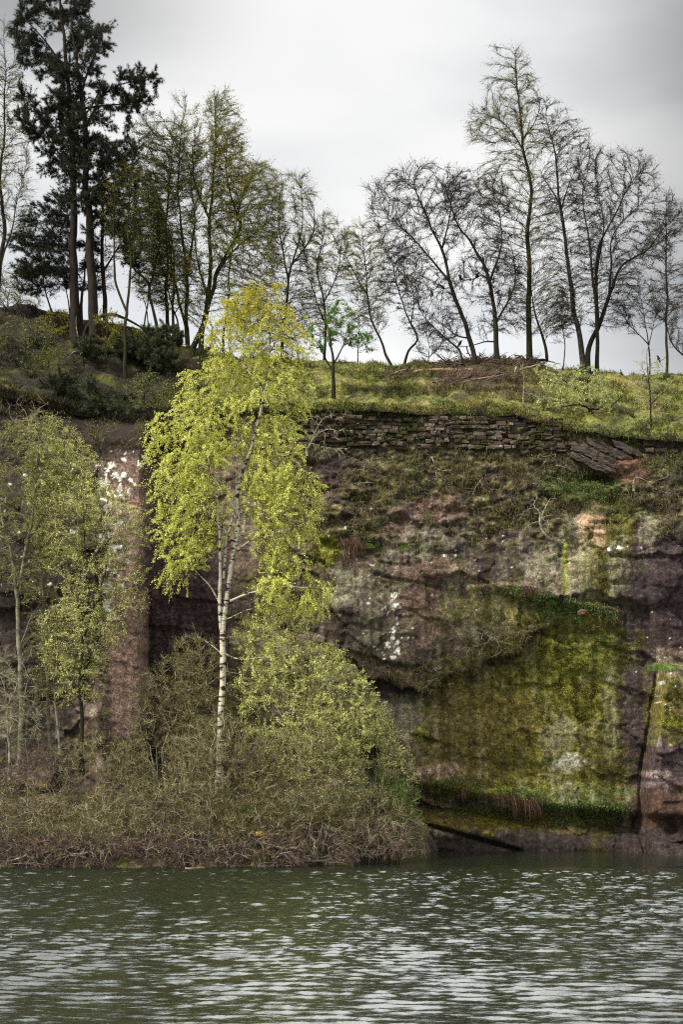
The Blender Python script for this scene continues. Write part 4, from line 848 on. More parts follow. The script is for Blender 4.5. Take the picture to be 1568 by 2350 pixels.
tree('birch_sapling', 'thin birch sapling with tiny leaves on the grass slope at the right', 'sapling', None, [[(1496, 985), (1492, 930), (1489, 863), (1488, 800)], [(1492, 930), (1520, 900), (1545, 885)], [(1490, 880), (1470, 840)]], ground_at(1496, 980), [(1455, 840), (1490, 790), (1540, 860), (1560, 910), (1520, 960), (1460, 980), (1450, 900)], 300, 0.035, M['bark_birch_dark'], M['twig_pale'], 61, tw=1.6, leaf=M['leaf_willow'], leaves=1500, leaf_size=(0.03, 0.05), gap=0.2)

# ------------------------------------------------------------------ the bright birch and the trees below the cliff
ybr = 45.2
def birch_amber(c, rng):
    py = PYv(c[:, 2], c[:, 1]); return py + rng.normal(0, 60, len(c)) < 770
tree('silver_birch', 'large white-trunked birch in bright yellow-green leaf in front of the quarry face', 'tree', None,
     [[(504, 1790), (505, 1700), (507, 1600), (510, 1500), (513, 1420), (526, 1360), (536, 1290), (545, 1200), (550, 1100), (566, 1050), (591, 975), (606, 910), (619, 830), (621, 700), (616, 660)],
      [(508, 1450), (503, 1390), (504, 1300), (500, 1200), (498, 1130), (480, 1050), (470, 960)], [(513, 1330), (521, 1240), (545, 1080), (544, 960), (530, 860)],
      [(530, 1378), (570, 1362), (640, 1345), (720, 1345)], [(545, 1230), (580, 1215), (640, 1190), (690, 1130)], [(546, 1260), (590, 1230), (650, 1215), (700, 1200)],
      [(512, 1400), (480, 1340), (430, 1290), (390, 1260)], [(532, 1240), (495, 1190), (430, 1130), (380, 1060)], [(541, 1170), (500, 1110), (440, 1000), (400, 960)], [(560, 1060), (620, 1040), (680, 1060), (715, 1110)], [(600, 930), (650, 880), (690, 840)], [(606, 900), (540, 820), (480, 780)],
      [(512, 1495), (560, 1512), (620, 1508)], [(508, 1500), (470, 1470), (440, 1455)], [(510, 1540), (545, 1545), (575, 1540)], [(519, 1420), (560, 1400), (600, 1395)]], ybr,
     [[(560, 650), (590, 640), (640, 640), (690, 685), (705, 760), (712, 830), (705, 900), (690, 960), (660, 1010), (690, 1040), (735, 1105), (745, 1150), (728, 1225), (716, 1300), (660, 1320), (590, 1290), (560, 1150), (540, 1000), (500, 900), (470, 800), (480, 730)],
      [(440, 790), (480, 790), (540, 900), (560, 1000), (540, 1150), (500, 1250), (450, 1310), (405, 1350), (360, 1320), (345, 1250), (362, 1170), (338, 1100), (334, 1010), (350, 950), (390, 930), (415, 880), (416, 830)],
      [(540, 940), (640, 960), (690, 985), (690, 1060), (640, 1080), (540, 1060)], [(560, 1330), (640, 1320), (720, 1320), (768, 1345), (758, 1385), (690, 1405), (600, 1400), (550, 1380)]],
     5400, 0.12, M['bark_birch'], M['twig_olive'], 70, step=0.17, dk=0.3, tw=2.8, tw_len=(0.35, 0.8), tw_r=0.005, droop=(0, 0, -0.95), leaf=M['leaf_birch'], leaves=190000, clear=0.22, leaf_size=(0.030, 0.056), leaf2=(M['leaf_amber'], birch_amber),
     stem_r=[0, .065, .045, .04, .035, .035, .035, .035, .035, .035, .03, .03, .028, .022, .02, .02], gap=0.46, gfr=0.9, trop=(0, 0, 0.05), maxd=2.4, thin=0.022, start=8)
DULL = dict(leaf=M['leaf_dull'], leaf_size=(0.026, 0.046), tw_r=0.005)
def left_tree(name, label, stems, Y, crown, n, r, bark, seed, leaves, **kw):
    leaves = int(leaves * 2.0); n = int(n * 1.25); a = dict(DULL); a.update(tw=4.2, tw_len=(0.25, 0.55), droop=(0, 0, -0.25), gap=0.34, swell=(1.06, 1.04), maxd=1.6); a.update(kw)
    return tree(name, label, 'tree', 'young trees below the left cliff', stems, Y, crown, n, r, M[bark], M[a.pop('twig', 'twig_brown')], seed, leaves=int(leaves * 1.2), **a)
left_tree('birch_tree', 'young birch with a forked grey-white trunk near the left border', [[(50, 1745), (48, 1655), (45, 1445), (38, 1345), (20, 1245), (2, 1170), (-10, 1080)], [(41, 1345), (65, 1235), (75, 1145), (82, 1045), (84, 960)], [(46, 1480), (70, 1420), (100, 1380)]], 46.4,
     [(-20, 1000), (40, 960), (90, 940), (140, 980), (150, 1080), (130, 1200), (110, 1330), (60, 1400), (0, 1380), (-30, 1200)], 1300, 0.125, 'bark_birch_dull', 71, 9000, stem_r=[0, .07, .03], droop=(0, 0, -0.5))
left_tree('birch_tree', 'slim brown-stemmed young birch right of the forked one', [[(118, 1740), (110, 1600), (103, 1480), (95, 1380), (88, 1250), (90, 1120), (95, 1020)], [(100, 1430), (130, 1360), (150, 1280)]], 47.0,
     [(60, 980), (110, 955), (170, 990), (215, 1050), (230, 1130), (200, 1230), (160, 1300), (90, 1330), (70, 1200)], 1300, 0.075, 'bark_birch_dull', 72, 15000, stem_r=[0, .035], leaf=M['leaf_lime'], droop=(0, 0, -0.5))
left_tree('sallow_tree', 'dark-stemmed sallow in pale leaf in front of the white-spotted rock', [[(187, 1760), (186, 1660), (184, 1560), (187, 1470), (180, 1400), (160, 1340)], [(186, 1480), (215, 1400), (240, 1300), (245, 1200)], [(184, 1560), (215, 1500), (240, 1420)], [(186, 1600), (140, 1540), (110, 1500)], [(184, 1430), (200, 1300), (190, 1180)]], 46.2,
     [[(130, 1120), (190, 1080), (250, 1110), (320, 1160), (340, 1220), (300, 1280), (245, 1320), (235, 1430), (190, 1450), (140, 1400), (120, 1280), (110, 1180)], [(100, 1400), (190, 1400), (240, 1330), (320, 1300), (330, 1400), (260, 1480), (230, 1600), (120, 1620), (90, 1500)]], 1900, 0.085, 'bark_dark', 73, 17000, stem_r=[0, .05, .04, .03, .04], leaf=M['leaf_lime'])
left_tree('sallow_tree', 'brown-stemmed sapling between the slim birch and the dark-stemmed sallow', [[(140, 1750), (132, 1650), (126, 1560), (118, 1480), (130, 1400)]], 46.8, [(80, 1380), (130, 1340), (180, 1390), (190, 1520), (150, 1640), (90, 1620), (60, 1500)], 700, 0.05, 'bark_shrub', 74, 3500)
left_tree('sallow_tree', 'crooked grey sapling with bare white-lichened limbs at the left border', [[(22, 1770), (20, 1690), (10, 1600), (-5, 1540)], [(20, 1690), (50, 1640), (85, 1655)], [(15, 1620), (45, 1560), (75, 1555)]], 45.4, [(-40, 1480), (40, 1500), (100, 1560), (100, 1680), (40, 1720), (-30, 1680)], 500, 0.05, 'bark_shrub', 75, 1500, twig='twig_pale', stem_r=[0, .03, .03])
# bright willow beside the birch
tree('willow_shrub', 'rounded pale green willow in fresh leaf right of the birch trunk', 'shrub', None, [[(690, 1830), (690, 1720), (700, 1600), (710, 1500), (700, 1430)], [(690, 1740), (640, 1620), (600, 1520), (570, 1450)], [(692, 1700), (760, 1620), (810, 1560)], [(690, 1720), (740, 1560), (760, 1500)], [(690, 1760), (620, 1700), (560, 1640)]], 46.0,
     [(540, 1440), (590, 1400), (660, 1400), (720, 1420), (760, 1480), (820, 1530), (860, 1590), (880, 1650), (850, 1760), (760, 1780), (680, 1770), (600, 1720), (540, 1650), (525, 1540)], 3300, 0.08, M['bark_shrub'], M['twig_brown'], 76, tw=2.6, tw_len=(0.25, 0.5), droop=(0, 0, 0.35), leaf=M['leaf_lime'], leaves=70000, leaf_size=(0.03, 0.058), stem_r=[0, .05, .05, .05, .05], gap=0.32, trop=(0, 0, 0.2), maxd=1.8)

# ------------------------------------------------------------------ shrubs along the shore
def shrub(label, bx, by, Y, crown, n, seed, twig='twig_brown', leaf='leaf_dull', leaves=2500, stems=7, fan=1.0, **kw):
    rng = np.random.default_rng(seed + 500)
    cr = np.array(crown, float); top = cr[:, 1].min(); x0, x1 = cr[:, 0].min(), cr[:, 0].max()
    sts = []
    for k_ in range(stems):
        f = (k_ + 0.5) / stems; tx = x0 + (x1 - x0) * (0.08 + 0.84 * f); ty = top + (by - top) * (0.25 + 0.5 * abs(f - 0.5) * 2 * fan) + rng.normal(0, 12)
        sx = bx + (f - 0.5) * 60
        sts.append([(sx, by), (sx + (tx - sx) * 0.3 + rng.normal(0, 10), by + (ty - by) * 0.5), (sx + (tx - sx) * 0.75 + rng.normal(0, 14), by + (ty - by) * 0.85), (tx, ty)])
    n = int(n * 1.7); leaves = int(leaves * 2.8); a = dict(step=0.12, dk=0.21, tw=5.4, tw_len=(0.10, 0.34), tw_r=0.0044, droop=(0, 0, 0.25), gap=0.36, gfr=1.2, trop=(0, 0, 0.1), jit=0.35, maxd=1.5, depth=0.7, wander=0.5, thin=0.016, tip=0.0055, spread=1.2, wig=0.12); a.update(kw)
    return tree(a.pop('name', 'willow_shrub'), label, 'shrub', 'willow shrubs crowding the shore', sts, Y, crown, n, 0.045, M[a.pop('bark', 'bark_shrub')], M[twig], seed, leaf=M[leaf], leaves=leaves, leaf_size=(0.022, 0.042), stem_r=[0.04] * stems, **a)
# back row
shrub('leafless brown shrub in front of the pink slab', 380, 1840, 46.6, [(285, 1620), (330, 1540), (380, 1500), (440, 1480), (490, 1540), (500, 1700), (470, 1820), (330, 1840), (270, 1740)], 1500, 80, leaves=3000)
shrub('tall thin-stemmed shrub between the pink slab and the birch trunk', 440, 1800, 46.0, [(390, 1470), (440, 1440), (500, 1470), (540, 1560), (540, 1720), (450, 1780), (390, 1700)], 1200, 81, leaves=2600)
shrub('reddish brown twiggy shrub at the foot of the forked young birch', 90, 1900, 45.6, [(-40, 1740), (40, 1690), (160, 1720), (200, 1800), (190, 1900), (60, 1920), (-40, 1900)], 1500, 82, twig='twig_mauve', leaves=1500)
shrub('olive brown shrub in front of the dark-stemmed sallow', 240, 1890, 45.4, [(130, 1720), (220, 1680), (320, 1690), (370, 1780), (350, 1890), (230, 1910), (140, 1880)], 1500, 83, leaves=2000)
shrub('dense olive shrub around the foot of the birch trunk', 500, 1880, 44.7, [(370, 1700), (440, 1640), (540, 1640), (620, 1680), (650, 1780), (620, 1880), (480, 1910), (380, 1870)], 2200, 84, leaves=4500)
shrub('pale lichened shrub with thick bent limbs right of the birch foot', 680, 1880, 44.9, [(580, 1700), (660, 1660), (760, 1670), (830, 1720), (850, 1820), (800, 1890), (660, 1910), (590, 1850)], 2200, 85, leaves=5500, leaf='leaf_willow', twig='twig_brown')
shrub('yellow-tinged shrub leaning against the mossy rock face', 850, 1850, 46.4, [(760, 1640), (830, 1590), (890, 1610), (930, 1690), (960, 1780), (930, 1850), (840, 1870), (770, 1800)], 1800, 86, leaves=9000, leaf='leaf_lime')
shrub('green-leaved bramble shrub at the right end of the bank', 900, 1900, 46.3, [(810, 1810), (860, 1780), (930, 1790), (975, 1820), (970, 1880), (920, 1900), (830, 1890)], 900, 87, leaf='leaf_green', leaves=4200, stems=5, name='bramble_shrub')
# front row reaching down to the water
fr_ = [(-20, 'wide shrub at the left border'), (110, 'dark-cored shrub with a thick mossy limb'), (230, 'mauve-grey shrub left of the bent black stem'), (350, 'tangled shrub right of the bent black stem'), (470, 'shrub with pale bent twigs reaching the floating plank'), (600, 'shrub around the ochre stone'), (720, 'shrub trailing twigs right of the small ochre stone'), (840, 'low sprawling shrub'), (915, 'sparse fan-shaped shrub beside the cracked rock')]
for k_, (cx_, lb) in enumerate(fr_):
    by = 1986 - max(0, cx_ - 620) * 0.12
    w_ = 100 if cx_ < 900 else 62
    hgt = [200, 190, 180, 200, 190, 190, 170, 160, 120][k_]
    Yk = float(pl([(0, 43.7), (600, 44.0), (800, 44.5), (915, 45.8)], cx_))
    shrub(lb + ' by the water', cx_, by - 8, Yk, [(cx_ - w_, by - hgt * 0.6), (cx_ - w_ * 0.5, by - hgt), (cx_ + w_ * 0.4, by - hgt * 1.04), (cx_ + w_, by - hgt * 0.55), (cx_ + w_ * 0.95, by - 5), (cx_ - w_ * 0.95, by - 5)], 1700 if cx_ < 900 else 700, 90 + k_, twig='twig_brown', leaves=900, stems=9, droop=(0, -0.1, -0.05), jit=0.45, trop=(0, 0, 0), sink=0.3)
    # the lowest, drowned twigs are a mauve grey
    shrub('mauve twigs dipping into water below the ' + lb, cx_ + 10, by, Yk - 0.35, [(cx_ - w_ * 1.05, by - 60), (cx_, by - 82), (cx_ + w_ * 1.05, by - 58), (cx_ + w_ * 1.02, by + 2), (cx_ - w_ * 1.02, by + 2)], 800 if cx_ < 900 else 350, 110 + k_, twig='twig_mauve', leaves=60, stems=10, droop=(0, -0.1, -0.3), jit=0.5, trop=(0, 0, -0.05), tw=5.5, tw_len=(0.12, 0.42), tw_r=0.0055, maxd=0.6, sink=0.3, bark='bark_shrub')

# ------------------------------------------------------------------ dry-stone wall
def stone_block(rng, x0, x1, z0, z1, y, dep):
    """a rounded, uneven block: a box with chamfered, jittered front"""
    b = min(x1 - x0, z1 - z0) * rng.uniform(0.14, 0.26)
    fr = [(x0 + b, z0 + b), (x1 - b, z0 + b), (x1 - b, z1 - b), (x0 + b, z1 - b)]
    mid = [(x0, z0), (x1, z0), (x1, z1), (x0, z1)]
    tl = rng.uniform(-0.03, 0.03, 2)
    V = [(px + rng.normal(0, 0.022), y + tl[0] * (q in (1, 2)) + tl[1] * (q > 1) + rng.normal(0, 0.008), pz + rng.normal(0, 0.018)) for q, (px, pz) in enumerate(fr)]
    V += [(px + rng.normal(0, 0.018), y + b * 0.8 + rng.normal(0, 0.015), pz + rng.normal(0, 0.015)) for px, pz in mid]
    V += [(px, y + dep, pz) for px, pz in mid]
    Q = [(0, 1, 2, 3)] + [(4 + i, 4 + (i + 1) % 4, (i + 1) % 4, i) for i in range(4)] + [(8 + i, 8 + (i + 1) % 4, 4 + (i + 1) % 4, 4 + i) for i in range(4)] + [(11, 10, 9, 8)]
    return np.array(V), np.array(Q)
m, N, L, b = mat('wall_stone', 0.9)
g = N.new('ShaderNodeNewGeometry')
r1 = ramp(N, L, g.outputs['Random Per Island'], [(0, (0.035, 0.026, 0.022)), (0.4, (0.075, 0.054, 0.043)), (0.78, (0.15, 0.112, 0.083)), (1, (0.05, 0.038, 0.035))])
n_ = noise_node(N, L, 7.0, detail=8, rough=0.7); r2 = ramp(N, L, n_.outputs['Fac'], [(0.57, (0, 0, 0)), (0.66, (1, 1, 1))])
x_ = N.new('ShaderNodeMix'); x_.data_type = 'RGBA'; x_.inputs['B'].default_value = (0.36, 0.34, 0.29, 1); L.new(r2.outputs[0], x_.inputs['Factor']); L.new(r1.outputs[0], x_.inputs['A'])
n2_ = noise_node(N, L, 1.1, detail=6, rough=0.65); r3 = ramp(N, L, n2_.outputs['Fac'], [(0.49, (0, 0, 0)), (0.56, (1, 1, 1))])
y_ = N.new('ShaderNodeMix'); y_.data_type = 'RGBA'; y_.inputs['B'].default_value = (0.036, 0.035, 0.009, 1); L.new(r3.outputs[0], y_.inputs['Factor']); L.new(x_.outputs['Result'], y_.inputs['A'])
L.new(y_.outputs['Result'], b.inputs['Base Color']); bump(N, L, b, n_.outputs['Fac'], 0.8, 0.03)
M['stone'] = m
def wall(name, label, x_a, x_b, top, bot, courses, seed, hole=0.06, wmin=0.22, wmax=0.62):
    rng = np.random.default_rng(seed); Vs, off, Fs = [], 0, []
    for c in range(courses):
        f0, f1 = c / courses, (c + 1) / courses
        X = P(x_a, 0, 51)[0] + rng.uniform(-0.3, 0.1)
        Xe = P(x_b, 0, 51)[0]
        while X < Xe:
            w_ = rng.uniform(wmin, wmax) * (0.8 if rng.random() < 0.4 else 1.0)
            px = PX(X + w_ / 2, 51)
            zt, zb_ = [CAMZ + (HY - (pl(bot, px) + (pl(top, px) - pl(bot, px)) * f)) * 51 / F for f in (f1, f0)]
            wob = (fbm(X * 0.8, c * 0.37, 0, seed, 2) - 0.5) * 0.16 + rng.normal(0, 0.012)
            yy = cliff_y(px, (pl(bot, px) * (1 - f0) + pl(top, px) * f0)) - 0.13 + rng.normal(0, 0.035)
            gapc = hole + 0.55 * math.exp(-((px - 968) / 16) ** 2) + 0.6 * math.exp(-((px - 1195) / 20) ** 2) + 0.22 * (px < 850) + (0.35 if c == courses - 1 else 0)
            if rng.random() > gapc:
                if rng.random() < 0.14 and zt - zb_ > 0.1:
                    zm = zb_ + (zt - zb_) * rng.uniform(0.4, 0.6); sp = [(zb_, zm - 0.008), (zm + 0.008, zt)]
                else: sp = [(zb_, zt)]
                for za, zz in sp:
                    V, Q = stone_block(rng, X + 0.012, X + w_ - 0.012, za + wob + 0.010, zz + wob - 0.010, yy, 0.45)
                    Vs.append(V); Fs.append(Q + off); off += len(V)
            X += w_
    o_ = obj(name, make_mesh(name, np.concatenate(Vs), Fs, [M['stone']], smooth=False))
    tag(o_, label, 'wall'); return o_
wall('stone_wall', 'old dry-stone wall of uneven reddish grey blocks under the turf edge', 690, 1296, [(690, 936), (900, 936), (1000, 940), (1180, 946), (1316, 970)], [(690, 1020), (900, 1026), (1100, 1030), (1316, 1036)], 9, 1, 0.10, 0.16, 0.46)
wall('stone_wall', 'short ruined stretch of stone wall right of the tilted slabs', 1492, 1610, [(1490, 1006), (1640, 1012)], [(1490, 1036), (1640, 1040)], 3, 2, 0.5)

# ------------------------------------------------------------------ tilted slabs
def slab(label, outline, Y, dep, seed, tilt=0.0):
    """bedded rock slab: its side outline cut through, with a rough, layered front"""
    rng = np.random.default_rng(seed)
    q = np.array(outline, float); n = len(q)
    pts = []
    for i in range(n):
        a, c = q[i], q[(i + 1) % n]; k_ = max(2, int(np.hypot(*(c - a)) / 7))
        for t in range(k_): pts.append(a + (c - a) * t / k_ + rng.normal(0, 1.3, 2))
    pts = np.array(pts); cen = pts.mean(0)
    W = lambda p, y: np.array([P(a, c, y) for a, c in p])
    rings = [W(cen + (pts - cen) * 0.80, Y - 0.03), W(cen + (pts - cen) * 0.95, Y), W(pts, Y + 0.07), W(pts, Y + dep)]
    for r_ in rings[:2]: r_[:, 1] += rng.normal(0, 0.018, len(r_))
    m_ = len(pts); V = np.concatenate([W(cen[None], Y - 0.04)] + rings)
    i = np.arange(m_); j = (i + 1) % m_
    T = np.stack([np.zeros(m_, int), 1 + i, 1 + j], -1)
    Q = np.concatenate([np.stack([1 + k_ * m_ + i, 1 + (k_ + 1) * m_ + i, 1 + (k_ + 1) * m_ + j, 1 + k_ * m_ + j], -1) for k_ in range(3)])
    o_ = obj('rock_slab', make_mesh('rock_slab', V, [T, Q], [M['slab']], smooth=False)); tag(o_, label, 'rock', 'tilted rock slabs'); return o_
M['slab'] = mat_bark('slab_rock', (0.025, 0.02, 0.017), (0.115, 0.088, 0.07), 4.0, sc3=(1.5, 3, 5), lo=0.40, hi=0.62, extra=(0.75, (0.27, 0.25, 0.19)))
ysl = cliff_y(1400, 1040) - 0.28
slab('lowest tilted slab, overhanging the dark hollow', [(1308, 1036), (1330, 1040), (1370, 1060), (1405, 1074), (1416, 1082), (1400, 1088), (1370, 1080), (1330, 1060), (1310, 1048)], ysl - 0.15, 1.6, 1)
slab('broad mossy slab second from the bottom of the tilted stack', [(1312, 1014), (1345, 1020), (1395, 1046), (1428, 1062), (1418, 1076), (1385, 1066), (1330, 1040), (1308, 1032)], ysl + 0.05, 1.5, 2)
slab('long purple slab in the middle of the tilted stack', [(1342, 1002), (1372, 1008), (1410, 1026), (1452, 1044), (1462, 1056), (1432, 1058), (1392, 1042), (1350, 1018)], ysl + 0.18, 1.4, 3)
slab('topmost thin slab pointing down to the right', [(1404, 1008), (1430, 1014), (1466, 1032), (1478, 1046), (1470, 1052), (1446, 1042), (1412, 1024)], ysl + 0.10, 1.4, 4)
slab('short dark block left of the hollow under the slabs', [(1300, 1052), (1336, 1062), (1338, 1084), (1312, 1086), (1296, 1074)], ysl + 0.12, 1.2, 5)

# ------------------------------------------------------------------ brush pile, logs, sticks
def stick_mesh(pts, r0, r1, k=6, seed=0):
    q = resample(np.array(pts), 0.12); n = len(q)
    rng = np.random.default_rng(seed)
    if n > 2: q[1:-1] += rng.normal(0, 0.012, (n - 2, 3))
    par = np.arange(n) - 1
    r = np.linspace(r0, r1, n) * rng.uniform(0.92, 1.08, n)
    V, Q = tubes(q, par, r, np.ones(n, bool), k)
    nr = (n - 1) * k
    caps = [np.arange(nr, nr + k)[None, ::-1], np.arange(nr - k, nr)[None]]
    return V, Q, caps
def log(label, pts, r0, r1, seed, forks=(), mat_='log', name='log', cat='log', group=None):
    V, Q, caps = stick_mesh(pts, r0, r1, 8, seed); parts = [(V, [Q] + caps, 0)]
    for fp, a, b_ in forks:
        v, q, c = stick_mesh(fp, a, b_, 6, seed + 1); parts.append((v, [q] + c, 0))
    V, Fs, Ms = join(parts)
    o_ = obj(name, make_mesh(name, V, Fs, [M[mat_]])); tag(o_, label, cat, group); return o_
yl_ = 57.0
ylb = lambda a, b_: P(a, b_, yl_ - 0.35)
log('long pale barkless log lying across the turf left of the leaning crow tree', [ylb(942, 856), ylb(968, 850), ylb(1010, 849), ylb(1050, 851), ylb(1088, 849)], 0.05, 0.10, 1, forks=[([ylb(962, 851), P(940, 862, 56.3), P(925, 870, 56.1), P(905, 880, 55.8)], 0.035, 0.015)])
log('short pale branch leaning down from the log onto the turf', [ylb(1088, 852), P(1066, 862, 56.0), P(1050, 873, 55.5), P(1038, 888, 55.0)], 0.05, 0.03, 2, name='fallen_branch', cat='branch')
log('thin pale stick lying on the turf right of the leaning crow tree', [P(1118, 864, 55.9), P(1128, 876, 55.7), P(1134, 886, 55.4)], 0.025, 0.015, 3, name='fallen_branch', cat='branch')
log('brown curved branch hanging from the right end of the brush pile', [P(1240, 838, yl_ - 0.3), P(1215, 842, yl_ - 0.4), P(1190, 852, yl_ - 0.5), P(1178, 872, yl_ - 1.2), P(1172, 895, yl_ - 1.8)], 0.045, 0.02, 4, name='fallen_branch', cat='branch')
def brush(label, blobs, seed, group='brush heaps on the hilltop'):
    rng = np.random.default_rng(seed); parts = []
    for (a, b_, wx_, wz, Y, n, ang, ln) in blobs:
        for q in range(n):
            c = P(a + rng.normal(0, wx_), b_ + rng.normal(0, wz), Y + rng.normal(0, 0.2))
            gz = float(terrain(c[0], max(c[1], YE)))
            c[2] = max(c[2], gz + 0.02)
            th = rng.normal(ang, 0.35); l_ = rng.uniform(*ln)
            d = np.array((math.cos(th), rng.normal(0, 0.35), math.sin(th))) * l_ / 2
            mid = c + rng.normal(0, 0.05, 3)
            e0, e1 = c - d, c + d
            for e in (e0, e1): e[2] = max(e[2], float(terrain(e[0], max(e[1], YE))) - 0.03)
            r_ = rng.uniform(0.007, 0.020) * (1.9 if rng.random() < 0.12 else 1)
            v, qd, cp = stick_mesh([e0, mid, e1], r_, r_ * 0.5, 4, seed + q); parts.append((v, [qd] + cp, 0))
    V, Fs, Ms = join(parts)
    o_ = obj('brush_heap', make_mesh('brush_heap', V, Fs, [M['stick']], smooth=False)); tag(o_, label, 'brush heap', group); return o_
brush('big heap of cut branches around the dark tree and the tallest ridge birch', [(1150, 836, 40, 5, 58.3, 170, 0.05, (0.5, 1.5)), (1200, 838, 26, 5, 58.3, 70, -0.1, (0.5, 1.3)), (1150, 848, 45, 4, 57.4, 110, 0.1, (0.4, 1.2)), (1090, 844, 20, 4, 57.9, 50, 0.2, (0.4, 1.1))], 5)
brush('heap of grey brushwood stacked behind the long pale log', [(1045, 841, 32, 4, 57.9, 130, 0.0, (0.5, 1.5)), (1030, 836, 12, 3, 58.0, 40, 0.2, (0.3, 0.7)), (985, 845, 22, 3, 57.6, 30, -0.1, (0.6, 1.3))], 6)
brush('fan of brown twigs spilling down the turf below the long pale log', [(1062, 872, 24, 8, 55.9, 150, 1.0, (0.4, 1.0)), (1040, 884, 20, 5, 55.3, 70, 0.4, (0.3, 0.8))], 7)
brush('dark tuft of cut twigs left of the long pale log', [(908, 872, 15, 5, 56.2, 110, 0.45, (0.4, 1.1))], 8)
brush('line of brown twigs lying on the turf right of the twig fan', [(1150, 872, 26, 5, 55.9, 80, 0.3, (0.4, 1.2))], 9)
# stump on the skyline
st = P(1425, 858, 58.2); st[2] = float(terrain(st[0], 58.2)) - 0.05
V, Q, c_ = stick_mesh([st, st + (0.02, 0, 0.12), st + (0.03, 0, 0.2)], 0.11, 0.05, 8, 3)
v2, q2, c2 = stick_mesh([st + (0.03, 0, 0.15), st + (0.0, 0, 0.33)], 0.03, 0.012, 5, 4)
V, Fs, Ms = join([(V, [Q] + c_, 0), (v2, [q2] + c2, 0)])
tag(obj('stump', make_mesh('stump', V, Fs, [M['bark_dark']])), 'small black splintered stump on the skyline at the right', 'stump')

# ------------------------------------------------------------------ crows
def crow(label, px, py, Y, face, size=0.36, up=0.9):
    """perched crow, px,py is where its feet hold the branch; face -1 looks left, +1 right; up: how upright it sits"""
    prof = [(-0.62, 0.005, -0.03), (-0.60, 0.035, -0.03), (-0.40, 0.045, -0.02), (-0.28, 0.075, -0.01), (-0.12, 0.135, 0.0), (0.06, 0.165, 0.0), (0.20, 0.14, 0.0), (0.29, 0.095, 0.01), (0.35, 0.09, 0.03), (0.42, 0.088, 0.04), (0.47, 0.06, 0.035), (0.50, 0.032, 0.02), (0.57, 0.022, 0.0), (0.64, 0.006, -0.025)]
    base = P(px, py, Y); k = 10; V = []
    ca, sa = math.cos(up), math.sin(up)
    for i, (s, r_, o_) in enumerate(prof):
        a = up if i < 9 else up * 0.25          # head and bill are level
        if i < 9: c = np.array((ca * s - sa * o_, sa * s + ca * o_))
        else:
            h = np.array((ca * 0.35 - sa * 0.03, sa * 0.35 + ca * 0.03)); ds = s - 0.35
            c = h + np.array((math.cos(a) * ds - math.sin(a) * (o_ - 0.03), math.sin(a) * ds + math.cos(a) * (o_ - 0.03)))
        flat = 0.45 if i < 3 else 1.0
        for t in range(k):
            th = 2 * math.pi * t / k
            n_, w_ = math.cos(th) * r_ * flat, math.sin(th) * r_ * (1.25 if i < 4 else 1.0)
            V.append(((c[0] - math.sin(a) * n_) * face, w_, c[1] + math.cos(a) * n_))
    V = np.array(V) * size; low = 0.20 * size
    n_r = len(prof); i = np.arange(n_r - 1)[:, None] * k + np.arange(k)[None]; j = np.arange(n_r - 1)[:, None] * k + (np.arange(k)[None] + 1) % k
    Q = np.stack([i, j, j + k, i + k], -1).reshape(-1, 4)
    rt = root('crow', base, label, 'crow', 'crows perched in the hilltop trees')
    obj('body', make_mesh('crow_body', V + np.array((0, 0, low)), [Q, np.arange(k)[None, ::-1], np.arange((n_r - 1) * k, n_r * k)[None]], [M['feather']]), rt)
    for s in (-1, 1):
        v, q, c = stick_mesh([(0.02 * face * size, s * 0.06 * size, low), (0.0, s * 0.06 * size, -0.01)], 0.008, 0.006, 5, 2)
        obj('leg', make_mesh('crow_leg', v, [q] + c, [M['feather']]), rt)
crow('crow facing the camera side, left one of two on the level branch', 1057, 642, 57.5, -1, 0.34, 1.25)
crow('crow leaning right, right one of two on the level branch', 1095, 637, 57.5, 1, 0.36, 1.0)
crow('crow half hidden against the leaning trunk below the level branch', 1016, 662, 57.2, -1, 0.34, 0.6)
crow('crow at the end of a thin branch left of the leaning trunk', 992, 676, 57.2, -1, 0.33, 1.2)
crow('crow on the right side of the dark tree trunk', 1141, 674, 57.5, 1, 0.32, 0.5)
crow('crow on the low bare branch above the long pale log', 1055, 793, 57.5, 1, 0.36, 1.0)
crow('crow low beside the slender tree at the right edge', 1513, 829, 57.8, -1, 0.38, 1.2)

# ------------------------------------------------------------------ stones and driftwood at the shore
def boulder(name, label, px, py, Y, sx, sy, sz, m_, seed, cat='stone'):
    n = 14; th = np.linspace(0, math.pi, n); ph = np.linspace(0, 2 * math.pi, 20, endpoint=False)
    Tt, Pp = np.meshgrid(th, ph, indexing='ij'); d = np.stack([np.sin(Tt) * np.cos(Pp), np.sin(Tt) * np.sin(Pp), np.cos(Tt)], -1)
    r_ = 0.45 + 1.1 * fbm(d[..., 0] * 1.9 + seed, d[..., 1] * 1.9, d[..., 2] * 1.9, seed, 3)
    s_ = np.sign(d) * np.abs(d) ** 0.75 * r_[..., None] * np.array((sx, sy, sz))
    V = (s_ + P(px, py, Y)).reshape(-1, 3)
    i = np.arange(n - 1)[:, None] * 20 + np.arange(20)[None]; j = np.arange(n - 1)[:, None] * 20 + (np.arange(20)[None] + 1) % 20
    tag(obj(name, make_mesh(name, V, [np.stack([i, i + 20, j + 20, j], -1).reshape(-1, 4)], [m_])), label, cat)
boulder('boulder', 'ochre yellow stone showing between the shrubs near the water', 597, 1913, 43.6, 0.15, 0.12, 0.075, M['ochre'], 1)
boulder('boulder', 'pinkish stone above the ochre one among the twigs', 595, 1876, 44.2, 0.14, 0.12, 0.09, M['pinkstone'], 2)
boulder('boulder', 'small ochre stone low by the waterline', 628, 1965, 43.45, 0.07, 0.07, 0.04, M['ochre'], 3)
